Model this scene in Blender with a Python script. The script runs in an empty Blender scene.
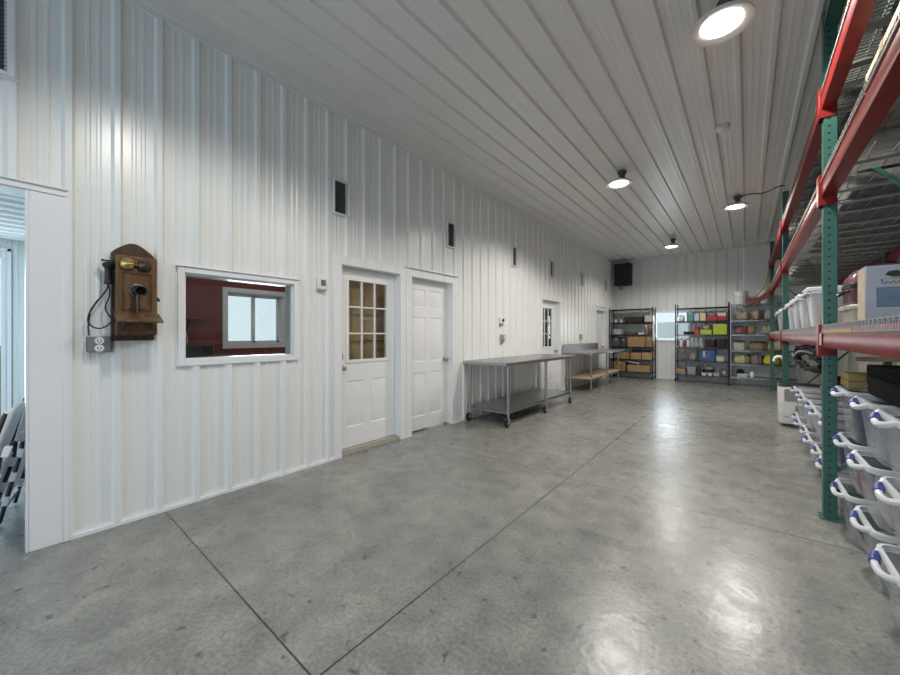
import bpy, math, random
from mathutils import Vector, Matrix
random.seed(7)
C = bpy.context.scene.collection
PI = math.pi

# ------------------------------------------------------------ helpers
class MB:
    """collects shapes; build() links them as ONE mesh object"""
    def __init__(s): s.v = []; s.f = []; s.sm = []
    def add(s, vs, fs, smooth=False):
        n = len(s.v); s.v += [tuple(v) for v in vs]
        for f in fs: s.f.append([i + n for i in f]); s.sm.append(smooth)
        return s
    def box(s, x0, x1, y0, y1, z0, z1, M=None):
        vs = [Vector((x, y, z)) for z in (z0, z1) for y in (y0, y1) for x in (x0, x1)]
        if M is not None: vs = [M @ v for v in vs]
        return s.add(vs, [(0, 2, 3, 1), (4, 5, 7, 6), (0, 1, 5, 4), (2, 6, 7, 3), (0, 4, 6, 2), (1, 3, 7, 5)])
    def quad(s, a, b, c, d): return s.add([a, b, c, d], [(0, 1, 2, 3)])
    def tube(s, pts, r, n=8, caps=True):
        pts = [Vector(p) for p in pts]; m = len(pts)
        rs = r if isinstance(r, (list, tuple)) else [r] * m
        vs = []; prev = None
        for i, p in enumerate(pts):
            t = (pts[min(i + 1, m - 1)] - pts[max(i - 1, 0)])
            t = t.normalized() if t.length > 1e-9 else Vector((0, 0, 1))
            if prev is None:
                u = t.orthogonal().normalized()
            else:
                u = prev - t * prev.dot(t)
                u = u.normalized() if u.length > 1e-6 else t.orthogonal().normalized()
            prev = u; w = t.cross(u)
            for k in range(n):
                a = 2 * PI * k / n
                vs.append(p + (u * math.cos(a) + w * math.sin(a)) * rs[i])
        fs = []
        for i in range(m - 1):
            for k in range(n):
                k2 = (k + 1) % n
                fs.append((i * n + k, i * n + k2, (i + 1) * n + k2, (i + 1) * n + k))
        if caps:
            fs.append(tuple(reversed(range(n)))); fs.append(tuple((m - 1) * n + k for k in range(n)))
        return s.add(vs, fs, True)
    def lathe(s, prof, n=24, M=None, cap0=True, cap1=True):
        vs = []
        for r, z in prof:
            for k in range(n):
                a = 2 * PI * k / n; v = Vector((r * math.cos(a), r * math.sin(a), z))
                vs.append(M @ v if M is not None else v)
        fs = []; m = len(prof)
        for i in range(m - 1):
            for k in range(n):
                k2 = (k + 1) % n; fs.append((i * n + k, i * n + k2, (i + 1) * n + k2, (i + 1) * n + k))
        if cap0: fs.append(tuple(reversed(range(n))))
        if cap1: fs.append(tuple((m - 1) * n + k for k in range(n)))
        return s.add(vs, fs, True)
    def prism(s, poly, a0, a1, axis='x'):
        """extrude a 2D polygon along an axis; poly is in the two other axes in cyclic order"""
        def mk(a, p):
            return {'x': (a, p[0], p[1]), 'y': (p[1], a, p[0]), 'z': (p[0], p[1], a)}[axis]
        n = len(poly)
        vs = [mk(a0, p) for p in poly] + [mk(a1, p) for p in poly]
        fs = [tuple(reversed(range(n))), tuple(range(n, 2 * n))]
        for i in range(n):
            j = (i + 1) % n; fs.append((i, j, n + j, n + i))
        return s.add(vs, fs)
    def loft(s, rings, cap0=True, cap1=False, smooth=True):
        n = len(rings[0]); vs = [p for r in rings for p in r]; fs = []
        for i in range(len(rings) - 1):
            for k in range(n):
                k2 = (k + 1) % n; fs.append((i * n + k, i * n + k2, (i + 1) * n + k2, (i + 1) * n + k))
        if cap0: fs.append(tuple(reversed(range(n))))
        if cap1: fs.append(tuple((len(rings) - 1) * n + k for k in range(n)))
        return s.add(vs, fs, smooth)
    def build(s, name, mat, parent=None, bevel=0, seg=2):
        me = bpy.data.meshes.new(name); me.from_pydata(s.v, [], s.f); me.update()
        me.polygons.foreach_set('use_smooth', s.sm if not bevel else [True] * len(s.f))
        me.set_sharp_from_angle(angle=math.radians(38))
        me.materials.append(mat)
        o = bpy.data.objects.new(name, me); C.objects.link(o)
        if bevel:
            b = o.modifiers.new('bevel', 'BEVEL'); b.width = bevel; b.segments = seg; b.limit_method = 'ANGLE'; b.angle_limit = math.radians(40)
            b.harden_normals = False
        if parent is not None: o.parent = parent
        return o

def tag(o, label, cat, group=None):
    o['label'] = label; o['category'] = cat
    if group: o['group'] = group
    return o
def thing(name, label, cat, loc=(0, 0, 0), rz=0, group=None):
    o = bpy.data.objects.new(name, None); o.empty_display_size = .1; C.objects.link(o)
    o.location = loc; o.rotation_euler = (0, 0, rz)
    return tag(o, label, cat, group)
def struct(name, mb, mat, parent=None, bevel=0):
    o = mb.build(name, mat, parent, bevel)
    o['kind'] = 'structure'
    return o
def sroot(name, loc=(0, 0, 0)):
    o = bpy.data.objects.new(name, None); C.objects.link(o); o.location = loc; o['kind'] = 'structure'; return o
def copy_tree(o, parent=None):
    c = o.copy(); C.objects.link(c)
    if parent is not None: c.parent = parent
    for ch in list(o.children): copy_tree(ch, c)
    return c
def dup(o, loc, rz=None, label=None, group=None):
    c = copy_tree(o); c.location = loc
    if rz is not None: c.rotation_euler = (0, 0, rz)
    if label: c['label'] = label
    if group: c['group'] = group
    return c
def rrect(w, d, z, r=.03, n=4, cx=0, cy=0):
    pts = []
    for (sx, sy, a0) in ((1, 1, 0), (-1, 1, 90), (-1, -1, 180), (1, -1, 270)):
        for k in range(n + 1):
            a = math.radians(a0 + 90 * k / n)
            pts.append((cx + sx * (w / 2 - r) + r * math.cos(a), cy + sy * (d / 2 - r) + r * math.sin(a), z))
    return pts

# ------------------------------------------------------------ materials
def mat(name, col, rough=.5, metal=0, spec=.5, emit=None, es=0):
    m = bpy.data.materials.new(name); m.use_nodes = True
    b = m.node_tree.nodes['Principled BSDF']
    b.inputs['Base Color'].default_value = (*col, 1); b.inputs['Roughness'].default_value = rough
    b.inputs['Metallic'].default_value = metal; b.inputs['Specular IOR Level'].default_value = spec
    if emit: b.inputs['Emission Color'].default_value = (*emit, 1); b.inputs['Emission Strength'].default_value = es
    return m
def noisy(name, c0, c1, scale=8, rough=.5, metal=0, stretch=(1, 1, 1), bump=0, detail=6, spec=.5, r1=None):
    m = mat(name, c0, rough, metal, spec); nt = m.node_tree; N = nt.nodes; L = nt.links; b = N['Principled BSDF']
    tc = N.new('ShaderNodeTexCoord'); mp = N.new('ShaderNodeMapping'); mp.inputs['Scale'].default_value = stretch
    ns = N.new('ShaderNodeTexNoise'); ns.inputs['Scale'].default_value = scale; ns.inputs['Detail'].default_value = detail
    cr = N.new('ShaderNodeValToRGB'); cr.color_ramp.elements[0].color = (*c0, 1); cr.color_ramp.elements[1].color = (*c1, 1)
    cr.color_ramp.elements[0].position = .3; cr.color_ramp.elements[1].position = .7
    L.new(tc.outputs['Object'], mp.inputs['Vector']); L.new(mp.outputs[0], ns.inputs['Vector'])
    L.new(ns.outputs['Fac'], cr.inputs['Fac']); L.new(cr.outputs[0], b.inputs['Base Color'])
    if bump:
        bp = N.new('ShaderNodeBump'); bp.inputs['Strength'].default_value = bump; bp.inputs['Distance'].default_value = .01
        L.new(ns.outputs['Fac'], bp.inputs['Height']); L.new(bp.outputs[0], b.inputs['Normal'])
    if r1 is not None:
        mr = N.new('ShaderNodeMapRange'); mr.inputs['To Min'].default_value = rough; mr.inputs['To Max'].default_value = r1
        L.new(ns.outputs['Fac'], mr.inputs['Value']); L.new(mr.outputs[0], b.inputs['Roughness'])
    return m
def clear(name, tint, body, fac, rough=.15):
    m = bpy.data.materials.new(name); m.use_nodes = True; nt = m.node_tree; N = nt.nodes; L = nt.links
    b = N['Principled BSDF']; b.inputs['Base Color'].default_value = (*body, 1); b.inputs['Roughness'].default_value = rough
    t = N.new('ShaderNodeBsdfTransparent'); t.inputs['Color'].default_value = (*tint, 1)
    lw = N.new('ShaderNodeLayerWeight'); lw.inputs['Blend'].default_value = .35
    mr = N.new('ShaderNodeMapRange'); mr.inputs['To Min'].default_value = fac; mr.inputs['To Max'].default_value = min(1, fac + .45)
    mx = N.new('ShaderNodeMixShader')
    L.new(lw.outputs['Facing'], mr.inputs['Value']); L.new(mr.outputs[0], mx.inputs['Fac'])
    L.new(t.outputs[0], mx.inputs[1]); L.new(b.outputs[0], mx.inputs[2])
    L.new(mx.outputs[0], N['Material Output'].inputs['Surface'])
    return m

def concrete():
    m = mat('polished_concrete', (.3, .3, .29), .35); nt = m.node_tree; N = nt.nodes; L = nt.links; b = N['Principled BSDF']
    tc = N.new('ShaderNodeTexCoord')
    def noise(sc, det, dist=0):
        n = N.new('ShaderNodeTexNoise'); n.inputs['Scale'].default_value = sc; n.inputs['Detail'].default_value = det
        n.inputs['Distortion'].default_value = dist; L.new(tc.outputs['Object'], n.inputs['Vector']); return n
    def ramp(src, p0, c0, p1, c1):
        r = N.new('ShaderNodeValToRGB'); e = r.color_ramp.elements
        e[0].position = p0; e[0].color = (*c0, 1); e[1].position = p1; e[1].color = (*c1, 1); L.new(src, r.inputs['Fac']); return r
    def mul(a, bb, f=1):
        x = N.new('ShaderNodeMixRGB'); x.blend_type = 'MULTIPLY'; x.inputs['Fac'].default_value = f
        L.new(a, x.inputs[1]); L.new(bb, x.inputs[2]); return x
    big = ramp(noise(.9, 5, .6).outputs['Fac'], .3, (.228, .232, .22), .72, (.35, .346, .318))
    mid = ramp(noise(6, 6, .4).outputs['Fac'], .3, (.74, .74, .75), .68, (1.12, 1.11, 1.08))
    fine = ramp(noise(55, 4).outputs['Fac'], .32, (.72, .72, .72), .62, (1.08, 1.08, 1.08))
    spots = ramp(noise(22, 3, .5).outputs['Fac'], .28, (.45, .45, .45), .36, (1, 1, 1))
    c = mul(mul(mul(big.outputs[0], mid.outputs[0]).outputs[0], fine.outputs[0]).outputs[0], spots.outputs[0])
    # saw-cut control joints
    sx = N.new('ShaderNodeSeparateXYZ'); L.new(tc.outputs['Object'], sx.inputs[0])
    def math_(op, a, v=None, vb=None):
        n = N.new('ShaderNodeMath'); n.operation = op; L.new(a, n.inputs[0])
        if v is not None: n.inputs[1].default_value = v
        if vb is not None: L.new(vb, n.inputs[1])
        return n.outputs[0]
    jx = math_('LESS_THAN', math_('ABSOLUTE', math_('ADD', sx.outputs['X'], 1.25)), .0045)
    ym = math_('ABSOLUTE', math_('SUBTRACT', math_('MODULO', math_('ADD', sx.outputs['Y'], 2.475 * 4 - .725 + 1.2375), 2.475), 1.2375))
    jy = math_('LESS_THAN', ym, .004)
    j = math_('MAXIMUM', jx, None, jy)
    fin = N.new('ShaderNodeMixRGB'); L.new(j, fin.inputs['Fac']); L.new(c.outputs[0], fin.inputs[1]); fin.inputs[2].default_value = (.05, .048, .042, 1)
    L.new(fin.outputs[0], b.inputs['Base Color'])
    rr = N.new('ShaderNodeMapRange'); rr.inputs['To Min'].default_value = .17; rr.inputs['To Max'].default_value = .4
    L.new(noise(7, 5, .3).outputs['Fac'], rr.inputs['Value']); L.new(rr.outputs[0], b.inputs['Roughness'])
    bp = N.new('ShaderNodeBump'); bp.inputs['Strength'].default_value = .13; bp.inputs['Distance'].default_value = .008
    L.new(noise(30, 5).outputs['Fac'], bp.inputs['Height']); L.new(bp.outputs[0], b.inputs['Normal'])
    b.inputs['Specular IOR Level'].default_value = .55
    return m

def post_paint():
    """green upright paint with the punched slots in its near face"""
    m = mat('green_rack_paint', (.035, .12, .095), .38); nt = m.node_tree; N = nt.nodes; L = nt.links; b = N['Principled BSDF']
    tc = N.new('ShaderNodeTexCoord'); s = N.new('ShaderNodeSeparateXYZ'); L.new(tc.outputs['Object'], s.inputs[0])
    g = N.new('ShaderNodeTexNoise'); g.inputs['Scale'].default_value = 14; L.new(tc.outputs['Object'], g.inputs['Vector'])
    cr = N.new('ShaderNodeValToRGB'); cr.color_ramp.elements[0].color = (.028, .1, .08, 1); cr.color_ramp.elements[1].color = (.045, .145, .115, 1)
    L.new(g.outputs['Fac'], cr.inputs['Fac'])
    def mt(op, a, v):
        n = N.new('ShaderNodeMath'); n.operation = op; L.new(a, n.inputs[0]); n.inputs[1].default_value = v; return n.outputs[0]
    zz = mt('LESS_THAN', mt('MODULO', s.outputs['Z'], .0508), .0125)
    xx = mt('LESS_THAN', mt('ABSOLUTE', mt('ADD', s.outputs['X'], .011), 0), .0075)
    yy = mt('LESS_THAN', s.outputs['Y'], -.038)
    def mu(a, c):
        n = N.new('ShaderNodeMath'); n.operation = 'MULTIPLY'; L.new(a, n.inputs[0]); L.new(c, n.inputs[1]); return n.outputs[0]
    f = mu(mu(zz, xx), yy)
    mx = N.new('ShaderNodeMixRGB'); L.new(f, mx.inputs['Fac']); L.new(cr.outputs[0], mx.inputs[1]); mx.inputs[2].default_value = (.006, .01, .01, 1)
    L.new(mx.outputs[0], b.inputs['Base Color'])
    return m

def wood(name, c0, c1, axis=(1, 14, 1.2), rough=.4):
    return noisy(name, c0, c1, 9, rough, stretch=axis, bump=.05, detail=8)

M = {}
M['wall'] = noisy('white_painted_steel', (.80, .805, .785), (.83, .835, .815), 1.5, .27, spec=.5)
M['ceil'] = noisy('white_ceiling_steel', (.74, .73, .71), (.78, .77, .75), 2, .34)
M['trim'] = mat('white_trim', (.82, .825, .83), .35)
M['door'] = noisy('white_door_paint', (.82, .82, .815), (.85, .85, .845), 3, .42)
M['floor'] = concrete()
M['threshold'] = noisy('weathered_threshold', (.33, .3, .26), (.45, .42, .37), 20, .5)
def pane(name, tint, rough=.02, k=1.0):
    m = bpy.data.materials.new(name); m.use_nodes = True; nt = m.node_tree; N = nt.nodes; L = nt.links
    N.remove(N['Principled BSDF'])
    t = N.new('ShaderNodeBsdfTransparent'); t.inputs['Color'].default_value = (*tint, 1)
    g = N.new('ShaderNodeBsdfGlossy'); g.inputs['Roughness'].default_value = rough
    fr = N.new('ShaderNodeFresnel'); fr.inputs['IOR'].default_value = 1.5
    mu = N.new('ShaderNodeMath'); mu.operation = 'MULTIPLY'; mu.inputs[1].default_value = k; L.new(fr.outputs[0], mu.inputs[0])
    mx = N.new('ShaderNodeMixShader'); L.new(mu.outputs[0], mx.inputs['Fac']); L.new(t.outputs[0], mx.inputs[1]); L.new(g.outputs[0], mx.inputs[2])
    L.new(mx.outputs[0], N['Material Output'].inputs['Surface'])
    return m
M['glass'] = pane('window_glass', (.93, .96, .96))
M['lite'] = pane('door_glass', (.9, .9, .88))
M['amber'] = wood('amber_panel_wood', (.8, .6, .32), (.92, .76, .48), (1, 5, .6), .5)
M['dark'] = mat('dark_recess', (.02, .02, .022), .6)
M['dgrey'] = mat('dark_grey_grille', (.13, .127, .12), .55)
M['sash'] = mat('window_vinyl', (.8, .82, .83), .4)
M['maroon'] = noisy('maroon_wall_paint', (.17, .035, .04), (.24, .05, .05), 3, .5)
M['oak'] = wood('old_oak', (.032, .016, .008), (.095, .048, .022), (3, 3, .55), .4)
M['oak2'] = wood('honey_oak', (.062, .03, .012), (.19, .1, .044), (3, 3, .5), .38)
M['brass'] = mat('aged_brass', (.62, .45, .17), .28, 1)
M['tarnish'] = mat('tarnished_bell', (.12, .1, .085), .35, 1)
M['black'] = mat('black_plastic', (.014, .014, .015), .4)
M['blackm'] = mat('black_coated_steel', (.018, .018, .02), .35)
M['rubber'] = mat('black_rubber', (.01, .01, .01), .65, 0, .3)
M['cord'] = mat('woven_black_cord', (.025, .025, .03), .8)
M['galv'] = noisy('galvanised_box', (.36, .36, .35), (.48, .48, .47), 25, .42, .8)
M['wire'] = noisy('galvanised_wire', (.3, .3, .29), (.42, .42, .4), 20, .5, .55)
M['steel'] = noisy('brushed_stainless', (.36, .36, .355), (.48, .48, .47), 6, .28, 1, (1, 30, 1), r1=.42)
M['chrome'] = mat('chrome', (.72, .72, .73), .15, 1)
M['plywood'] = wood('pale_plywood', (.42, .29, .17), (.6, .45, .3), (9, 1.2, 1), .55)
M['green'] = post_paint()
M['greenp'] = noisy('green_brace_paint', (.028, .1, .08), (.045, .145, .115), 14, .38)
M['red'] = noisy('red_beam_paint', (.19, .013, .011), (.27, .021, .018), 5, .34, spec=.28)
M['lamp'] = mat('lamp_housing', (.74, .72, .68), .4, .1)
M['lampd'] = mat('lamp_canopy', (.07, .07, .07), .5)
M['glow'] = mat('lamp_lens', (.9, .9, .88), .4, emit=(1, .965, .9), es=9)
M['plastic'] = clear('clear_tote_plastic', (.93, .94, .95), (.6, .62, .64), .13, .22)
M['plasticw'] = clear('frosted_tote_plastic', (.93, .94, .95), (.74, .76, .78), .3, .3)
M['rim'] = clear('pale_tote_rim', (.95, .95, .96), (.8, .82, .85), .72, .28)
M['whitep'] = mat('white_plastic', (.78, .79, .8), .35)
M['blue'] = mat('blue_latch', (.035, .06, .24), .4)
M['card'] = noisy('brown_cardboard', (.34, .2, .095), (.42, .26, .13), 6, .75)
M['tape'] = mat('packing_tape', (.5, .36, .2), .3)
M['darkfill'] = mat('dark_fill_cloth', (.006, .006, .006), .95, 0, .15)  # near-black, puts the deep shade under the rack shelf into the colour
M['navy'] = noisy('navy_cloth', (.03, .035, .07), (.055, .06, .1), 15, .9)
M['speaker'] = noisy('black_cabinet', (.008, .008, .009), (.014, .014, .015), 20, .6)
_c = {}
def col(r, g, b, rough=.55):
    k = (r, g, b, rough)
    if k not in _c: _c[k] = noisy('tint_%d' % len(_c), (r * .9, g * .9, b * .9), (min(1, r * 1.1), min(1, g * 1.1), min(1, b * 1.1)), 14, rough)
    return _c[k]

# ------------------------------------------------------------ the room
W, E_, B, R, H = -3.31, 1.78, 12.28, -4.6, 3.614
PITCH = .2286
def profile(s0, s1, phase, cuts=(), minor=.0035):
    """(s, height) breakpoints of the ribbed sheet"""
    pts = {}
    k0 = int((s0 - phase) / PITCH) - 2; k1 = int((s1 - phase) / PITCH) + 2
    for k in range(k0, k1 + 1):
        c = phase + k * PITCH
        for ds, h in ((-.031, 0), (-.015, .024), (.015, .024), (.031, 0)): pts[round(c + ds, 5)] = h
        for q in (.39, .61):
            cc = c + PITCH * q
            for ds, h in ((-.014, 0), (-.007, minor), (.007, minor), (.014, 0)): pts[round(cc + ds, 5)] = h
    ks = sorted(pts)
    def at(s):
        for a, b in zip(ks, ks[1:]):
            if a <= s <= b: return pts[a] + (pts[b] - pts[a]) * (s - a) / max(1e-9, b - a)
        return 0
    out = {s: h for s, h in pts.items() if s0 < s < s1}
    for c in (s0, s1, *cuts):
        if s0 <= c <= s1: out[round(c, 5)] = at(c)
    return sorted(out.items())
def ribbed(mb, s0, s1, phase, z0, z1, put, openings=(), screws=(), minor=.0035):
    cuts = [c for o in openings for c in o[:2]]
    pr = profile(s0, s1, phase, cuts, minor)
    for (sa, ha), (sb, hb) in zip(pr, pr[1:]):
        mid = (sa + sb) / 2; spans = [(z0, z1)]
        for (a, b, c, d) in openings:
            if a < mid < b:
                ns = []
                for (p, q) in spans:
                    if d <= p or c >= q: ns.append((p, q)); continue
                    if c > p: ns.append((p, c))
                    if d < q: ns.append((d, q))
                spans = ns
        for (p, q) in spans:
            mb.quad(put(sa, ha, p), put(sb, hb, p), put(sb, hb, q), put(sa, ha, q))
    k0 = int((s0 - phase) / PITCH); k1 = int((s1 - phase) / PITCH) + 1
    for k in range(k0, k1 + 1):
        s = phase + k * PITCH + .045
        if not s0 + .05 < s < s1 - .05: continue
        for z in screws:
            if any(a - .04 < s < b + .04 and c - .04 < z < d + .04 for (a, b, c, d) in openings): continue
            vs = [put(s + .0065 * math.cos(a * PI / 3), h, z + .0065 * math.sin(a * PI / 3)) for h in (0, .006) for a in range(6)]
            mb.add(vs, [(6, 7, 8, 9, 10, 11)] + [(i, (i + 1) % 6, 6 + (i + 1) % 6, 6 + i) for i in range(6)])

fl = MB(); fl.quad((-7.2, R, 0), (E_, R, 0), (E_, B, 0), (-7.2, B, 0)); struct('floor', fl, M['floor'])

cm = MB(); ribbed(cm, W, E_, -2.803, R, B, lambda s, h, z: (s, z, H - h), minor=.0016); struct('ceiling', cm, M['ceil'])

OPEN = (-2.6, .075, 0, 2.15)
WIN1 = (.845, 1.7, 1.098, 1.762)
D1 = (2.222, 3.055, 0, 2.035); D2 = (3.25, 4.07, 0, 2.035); D3 = (7.06, 7.985, 0, 2.035); D4 = (10.56, 11.42, 0, 2.0)
wl = MB()
ribbed(wl, R, B, .466, 0, H, lambda s, h, z: (W + h, s, z), [OPEN, WIN1, D1, D2, D3, D4], (.06, .78, 1.5, 2.22, 2.95))
struct('wall_left', wl, M['wall'])
WB = (-2.12, -1.26, 1.14, 1.99)
wb = MB()
ribbed(wb, W, -.06, -3.19, 0, H, lambda s, h, z: (s, B - h, z), [WB], (.78, 1.5, 2.95))
wb.quad((-.06, B - .012, 0), (E_, B - .012, 0), (E_, B - .012, H), (-.06, B - .012, H))
struct('wall_back', wb, M['wall'])
WR = (-3.2, -.9, .9, 2.2)  # added opening for the blue fill light
wr = MB(); ribbed(wr, R, B, .3, 0, H, lambda s, h, z: (E_ - h, s, z), [WR]); struct('wall_right', wr, M['wall'])
RO = (-2.9, 1.2, 0, 3.0)
wq = MB(); ribbed(wq, W, E_, .1, 0, H, lambda s, h, z: (s, R + h, z), [RO]); struct('wall_rear', wq, M['wall'])

# trims
def strip(name, x0, x1, y0, y1, z0, z1, m='trim', bevel=0): return struct(name, MB().box(x0, x1, y0, y1, z0, z1), M[m], None, bevel)
bb = MB()
for a, b in ((.246, 2.135), (4.17, 6.96), (8.085, 10.48), (11.5, B)):
    bb.box(W - .01, W + .026, a, b, 0, .022); bb.box(W + .002, W + .008, a, b, 0, .045)
struct('baseboard_left', bb, M['trim'])
bk = MB().box(W, -2.2, B - .03, B, 0, .035).box(-2.2, E_, B - .03, B, 0, .035); struct('baseboard_back', bk, M['trim'])
cr = MB().box(W - .005, W + .03, R, B, H - .032, H + .005).box(W + .03, W + .05, R, B, H - .02, H); struct('trim_1', cr, M['trim'])
c2 = MB().box(W, E_, B - .03, B + .01, H - .035, H - .001); struct('trim_2', c2, M['trim'])
# ceiling flat soffit strip near the rack end
struct('trim_3', MB().box(-.06, .9, B - .75, B - .7, H - .05, H), M['trim'])
# wide side-room opening
ot = MB()
ot.box(W - .02, W + .022, .075, .215, 0, 2.15)
ot.box(W - .16, W + .024, .063, .075, 0, 2.15)
struct('trim_4', ot, M['trim'], None, .003)
hd = MB().box(W - .02, W + .03, OPEN[0] - .1, .235, 2.15, 2.19).box(W - .16, W + .02, OPEN[0], .075, 2.14, 2.15).box(W, W + .045, OPEN[0] - .1, .235, 2.186, 2.192)
struct('trim_5', hd, M['trim'], None, .002)
struct('trim_6', MB().box(W - .02, W + .026, .2145, .245, 0, 2.15), M['trim'], None, .004)

# ------------------------------------------------------------ doors
def frame_mb(y0, y1, z1, cw, dx=.022, left=True):
    m = MB(); x0, x1 = W - .01, W + dx
    if left: m.box(x0, x1, y0 - cw, y0, 0, z1 + cw)
    m.box(x0, x1, y1, y1 + cw, 0, z1 + cw)
    m.box(x0, x1, y0, y1, z1, z1 + cw)
    # jamb returns
    m.box(W - .15, W - .005, y0 - .012, y0, 0, z1); m.box(W - .15, W - .005, y1, y1 + .012, 0, z1); m.box(W - .15, W - .005, y0, y1, z1, z1 + .012)
    # stop
    m.box(W - .15, W - .125, y0, y0 + .02, 0, z1)
    return m
def raised(mb, x, y0, y1, z0, z1):
    """a moulded panel: sunk groove and raised field, on a slab face at x"""
    g = .02; o = .006
    a = [(x + .0005, y0, z0), (x + .0005, y1, z0), (x + .0005, y1, z1), (x + .0005, y0, z1)]
    b = [(x - .009, y0 + g * .5, z0 + g * .5), (x - .009, y1 - g * .5, z0 + g * .5), (x - .009, y1 - g * .5, z1 - g * .5), (x - .009, y0 + g * .5, z1 - g * .5)]
    c = [(x + o - .004, y0 + g * 2.4, z0 + g * 2.4), (x + o - .004, y1 - g * 2.4, z0 + g * 2.4), (x + o - .004, y1 - g * 2.4, z1 - g * 2.4), (x + o - .004, y0 + g * 2.4, z1 - g * 2.4)]
    fs = [(8, 9, 10, 11)]
    for k in range(4):
        k2 = (k + 1) % 4; fs += [(k, k2, 4 + k2, 4 + k), (4 + k, 4 + k2, 8 + k2, 8 + k)]
    mb.add(a + b + c, fs)
def slab(mb, x, y0, y1, z0, z1, holes):
    """door leaf 4 cm thick, front face at x, with rectangular holes in the front face (and through when flagged)"""
    ys = sorted({y0, y1, *[v for h in holes for v in h[:2]]}); zs = sorted({z0, z1, *[v for h in holes for v in h[2:4]]})
    for a, b in zip(ys, ys[1:]):
        for c, d in zip(zs, zs[1:]):
            my, mz = (a + b) / 2, (c + d) / 2
            hit = [h for h in holes if h[0] < my < h[1] and h[2] < mz < h[3]]
            if not hit: mb.quad((x, a, c), (x, b, c), (x, b, d), (x, a, d))
            if not (hit and hit[0][4]): mb.quad((x - .04, b, c), (x - .04, a, c), (x - .04, a, d), (x - .04, b, d))
    mb.quad((x, y0, z0), (x - .04, y0, z0), (x - .04, y1, z0), (x, y1, z0)); mb.quad((x, y0, z1), (x, y1, z1), (x - .04, y1, z1), (x - .04, y0, z1))
    mb.quad((x, y0, z0), (x, y0, z1), (x - .04, y0, z1), (x - .04, y0, z0)); mb.quad((x, y1, z0), (x - .04, y1, z0), (x - .04, y1, z1), (x, y1, z1))
def knob(parent, x, y, z, m='galv'):
    k = MB(); Mx = Matrix.Translation((x, y, z)) @ Matrix.Rotation(PI / 2, 4, 'Y')
    k.lathe([(.032, 0), (.032, .006), (.012, .01), (.011, .03), (.024, .04), (.029, .052), (.026, .064), (.012, .07)], 20, Mx)
    return k.build('door_knob', M[m], parent)
def lite_door(n, D, gl, back, cw, labelback):
    y0, y1, z0, z1 = D; x = W - .09
    r = sroot('door_%d' % n)
    r['label'] = labelback; r['category'] = 'door'
    frame_mb(y0, y1, z1, cw).build('door_frame', M['trim'], r, .003)
    d = MB(); ym = (y0 + y1) / 2
    pl = [(y0 + .13, ym - .055, .27, .78, False), (ym + .055, y1 - .13, .27, .78, False)]
    slab(d, x, y0 + .006, y1 - .006, .05, z1 - .006, [(gl[0], gl[1], gl[2], gl[3], True)] + pl)
    for p in pl: raised(d, x, *p[:4])
    lf = d.build('door_leaf', M['door'], r)
    f = MB(); t = .03
    a, b, c, e = gl
    for (p, q, s, u) in ((a - t, a + .004, c - t, e + t), (b - .004, b + t, c - t, e + t), (a, b, c - t, c + .004), (a, b, e - .004, e + t)): f.box(x - .045, x + .012, p, q, s, u)
    for k in (1, 2):
        yy = a + (b - a) * k / 3; zz = c + (e - c) * k / 3
        f.box(x - .022, x + .006, yy - .008, yy + .008, c, e); f.box(x - .022, x + .006, a, b, zz - .008, zz + .008)
    f.build('glazing_frame', M['door'], lf, .002)
    for i in range(3):
        for k in range(3):
            w = (b - a) / 3; h = (e - c) / 3
            MB().box(x - .017, x - .013, a + w * i + .006, a + w * (i + 1) - .006, c + h * k + .006, c + h * (k + 1) - .006).build('glass_pane', M['lite'], lf)
    MB().box(W - .15, W + .008, y0 + .001, y1 - .001, 0, .03).box(W - .12, W - .02, y0 + .001, y1 - .001, .03, .045).build('threshold', M['threshold'], r, .003)
    return r, lf
d1, lf1 = lite_door(1, D1, (2.372, 2.925, 1.01, 1.9), 'amber', .09, 'white half-glazed door with nine amber panes beside the framed window')
knob(lf1, W - .09, D1[0] + .065, .93)
MB().box(W - .094, W - .086, D1[0] + .045, D1[0] + .085, 1.02, 1.09).build('lock_plate', M['galv'], lf1)
d3, lf3 = lite_door(3, D3, (7.2, 7.76, 1.03, 1.88), 'dark', .1, 'white half-glazed door with nine dark panes behind the wheeled steel table')
knob(lf3, W - .09, D3[1] - .07, .93)
# what is seen through the panes: a timber panelled wall and a dark store
wp = MB()
for k in range(9): wp.box(W - .27, W - .25 + .004 * (k % 2), 2.06 + k * .2, 2.255 + k * .2, .05, 2.5)
struct('wall_panelled', wp, M['amber'])
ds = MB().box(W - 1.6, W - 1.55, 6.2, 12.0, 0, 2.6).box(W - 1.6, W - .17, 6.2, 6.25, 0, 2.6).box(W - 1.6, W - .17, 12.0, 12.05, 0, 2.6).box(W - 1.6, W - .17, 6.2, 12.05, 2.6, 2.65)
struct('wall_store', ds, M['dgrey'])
def panel_door(n, D, lab, right_knob=True, cw=.1):
    y0, y1, z0, z1 = D; x = W - .09; r = sroot('door_%d' % n); r['label'] = lab; r['category'] = 'door'
    frame_mb(y0, y1, z1, cw).build('door_frame', M['trim'], r, .003)
    MB().box(W, W + .05, y0 - cw, y1 + cw + .01, z1 + cw, z1 + cw + .014).build('drip_cap', M['trim'], r)
    d = MB(); ym = (y0 + y1) / 2
    hs = []
    for (a, b) in ((y0 + .11, ym - .05), (ym + .05, y1 - .11)):
        for (c, e) in ((.2, .78), (.93, 1.53), (1.66, 1.9)): hs.append((a, b, c, e, False))
    slab(d, x, y0 + .006, y1 - .006, .02, z1 - .006, hs)
    for h in hs: raised(d, x, *h[:4])
    lf = d.build('door_leaf', M['door'], r)
    knob(lf, x, y1 - .065 if right_knob else y0 + .065, .94)
    return r, lf
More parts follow.
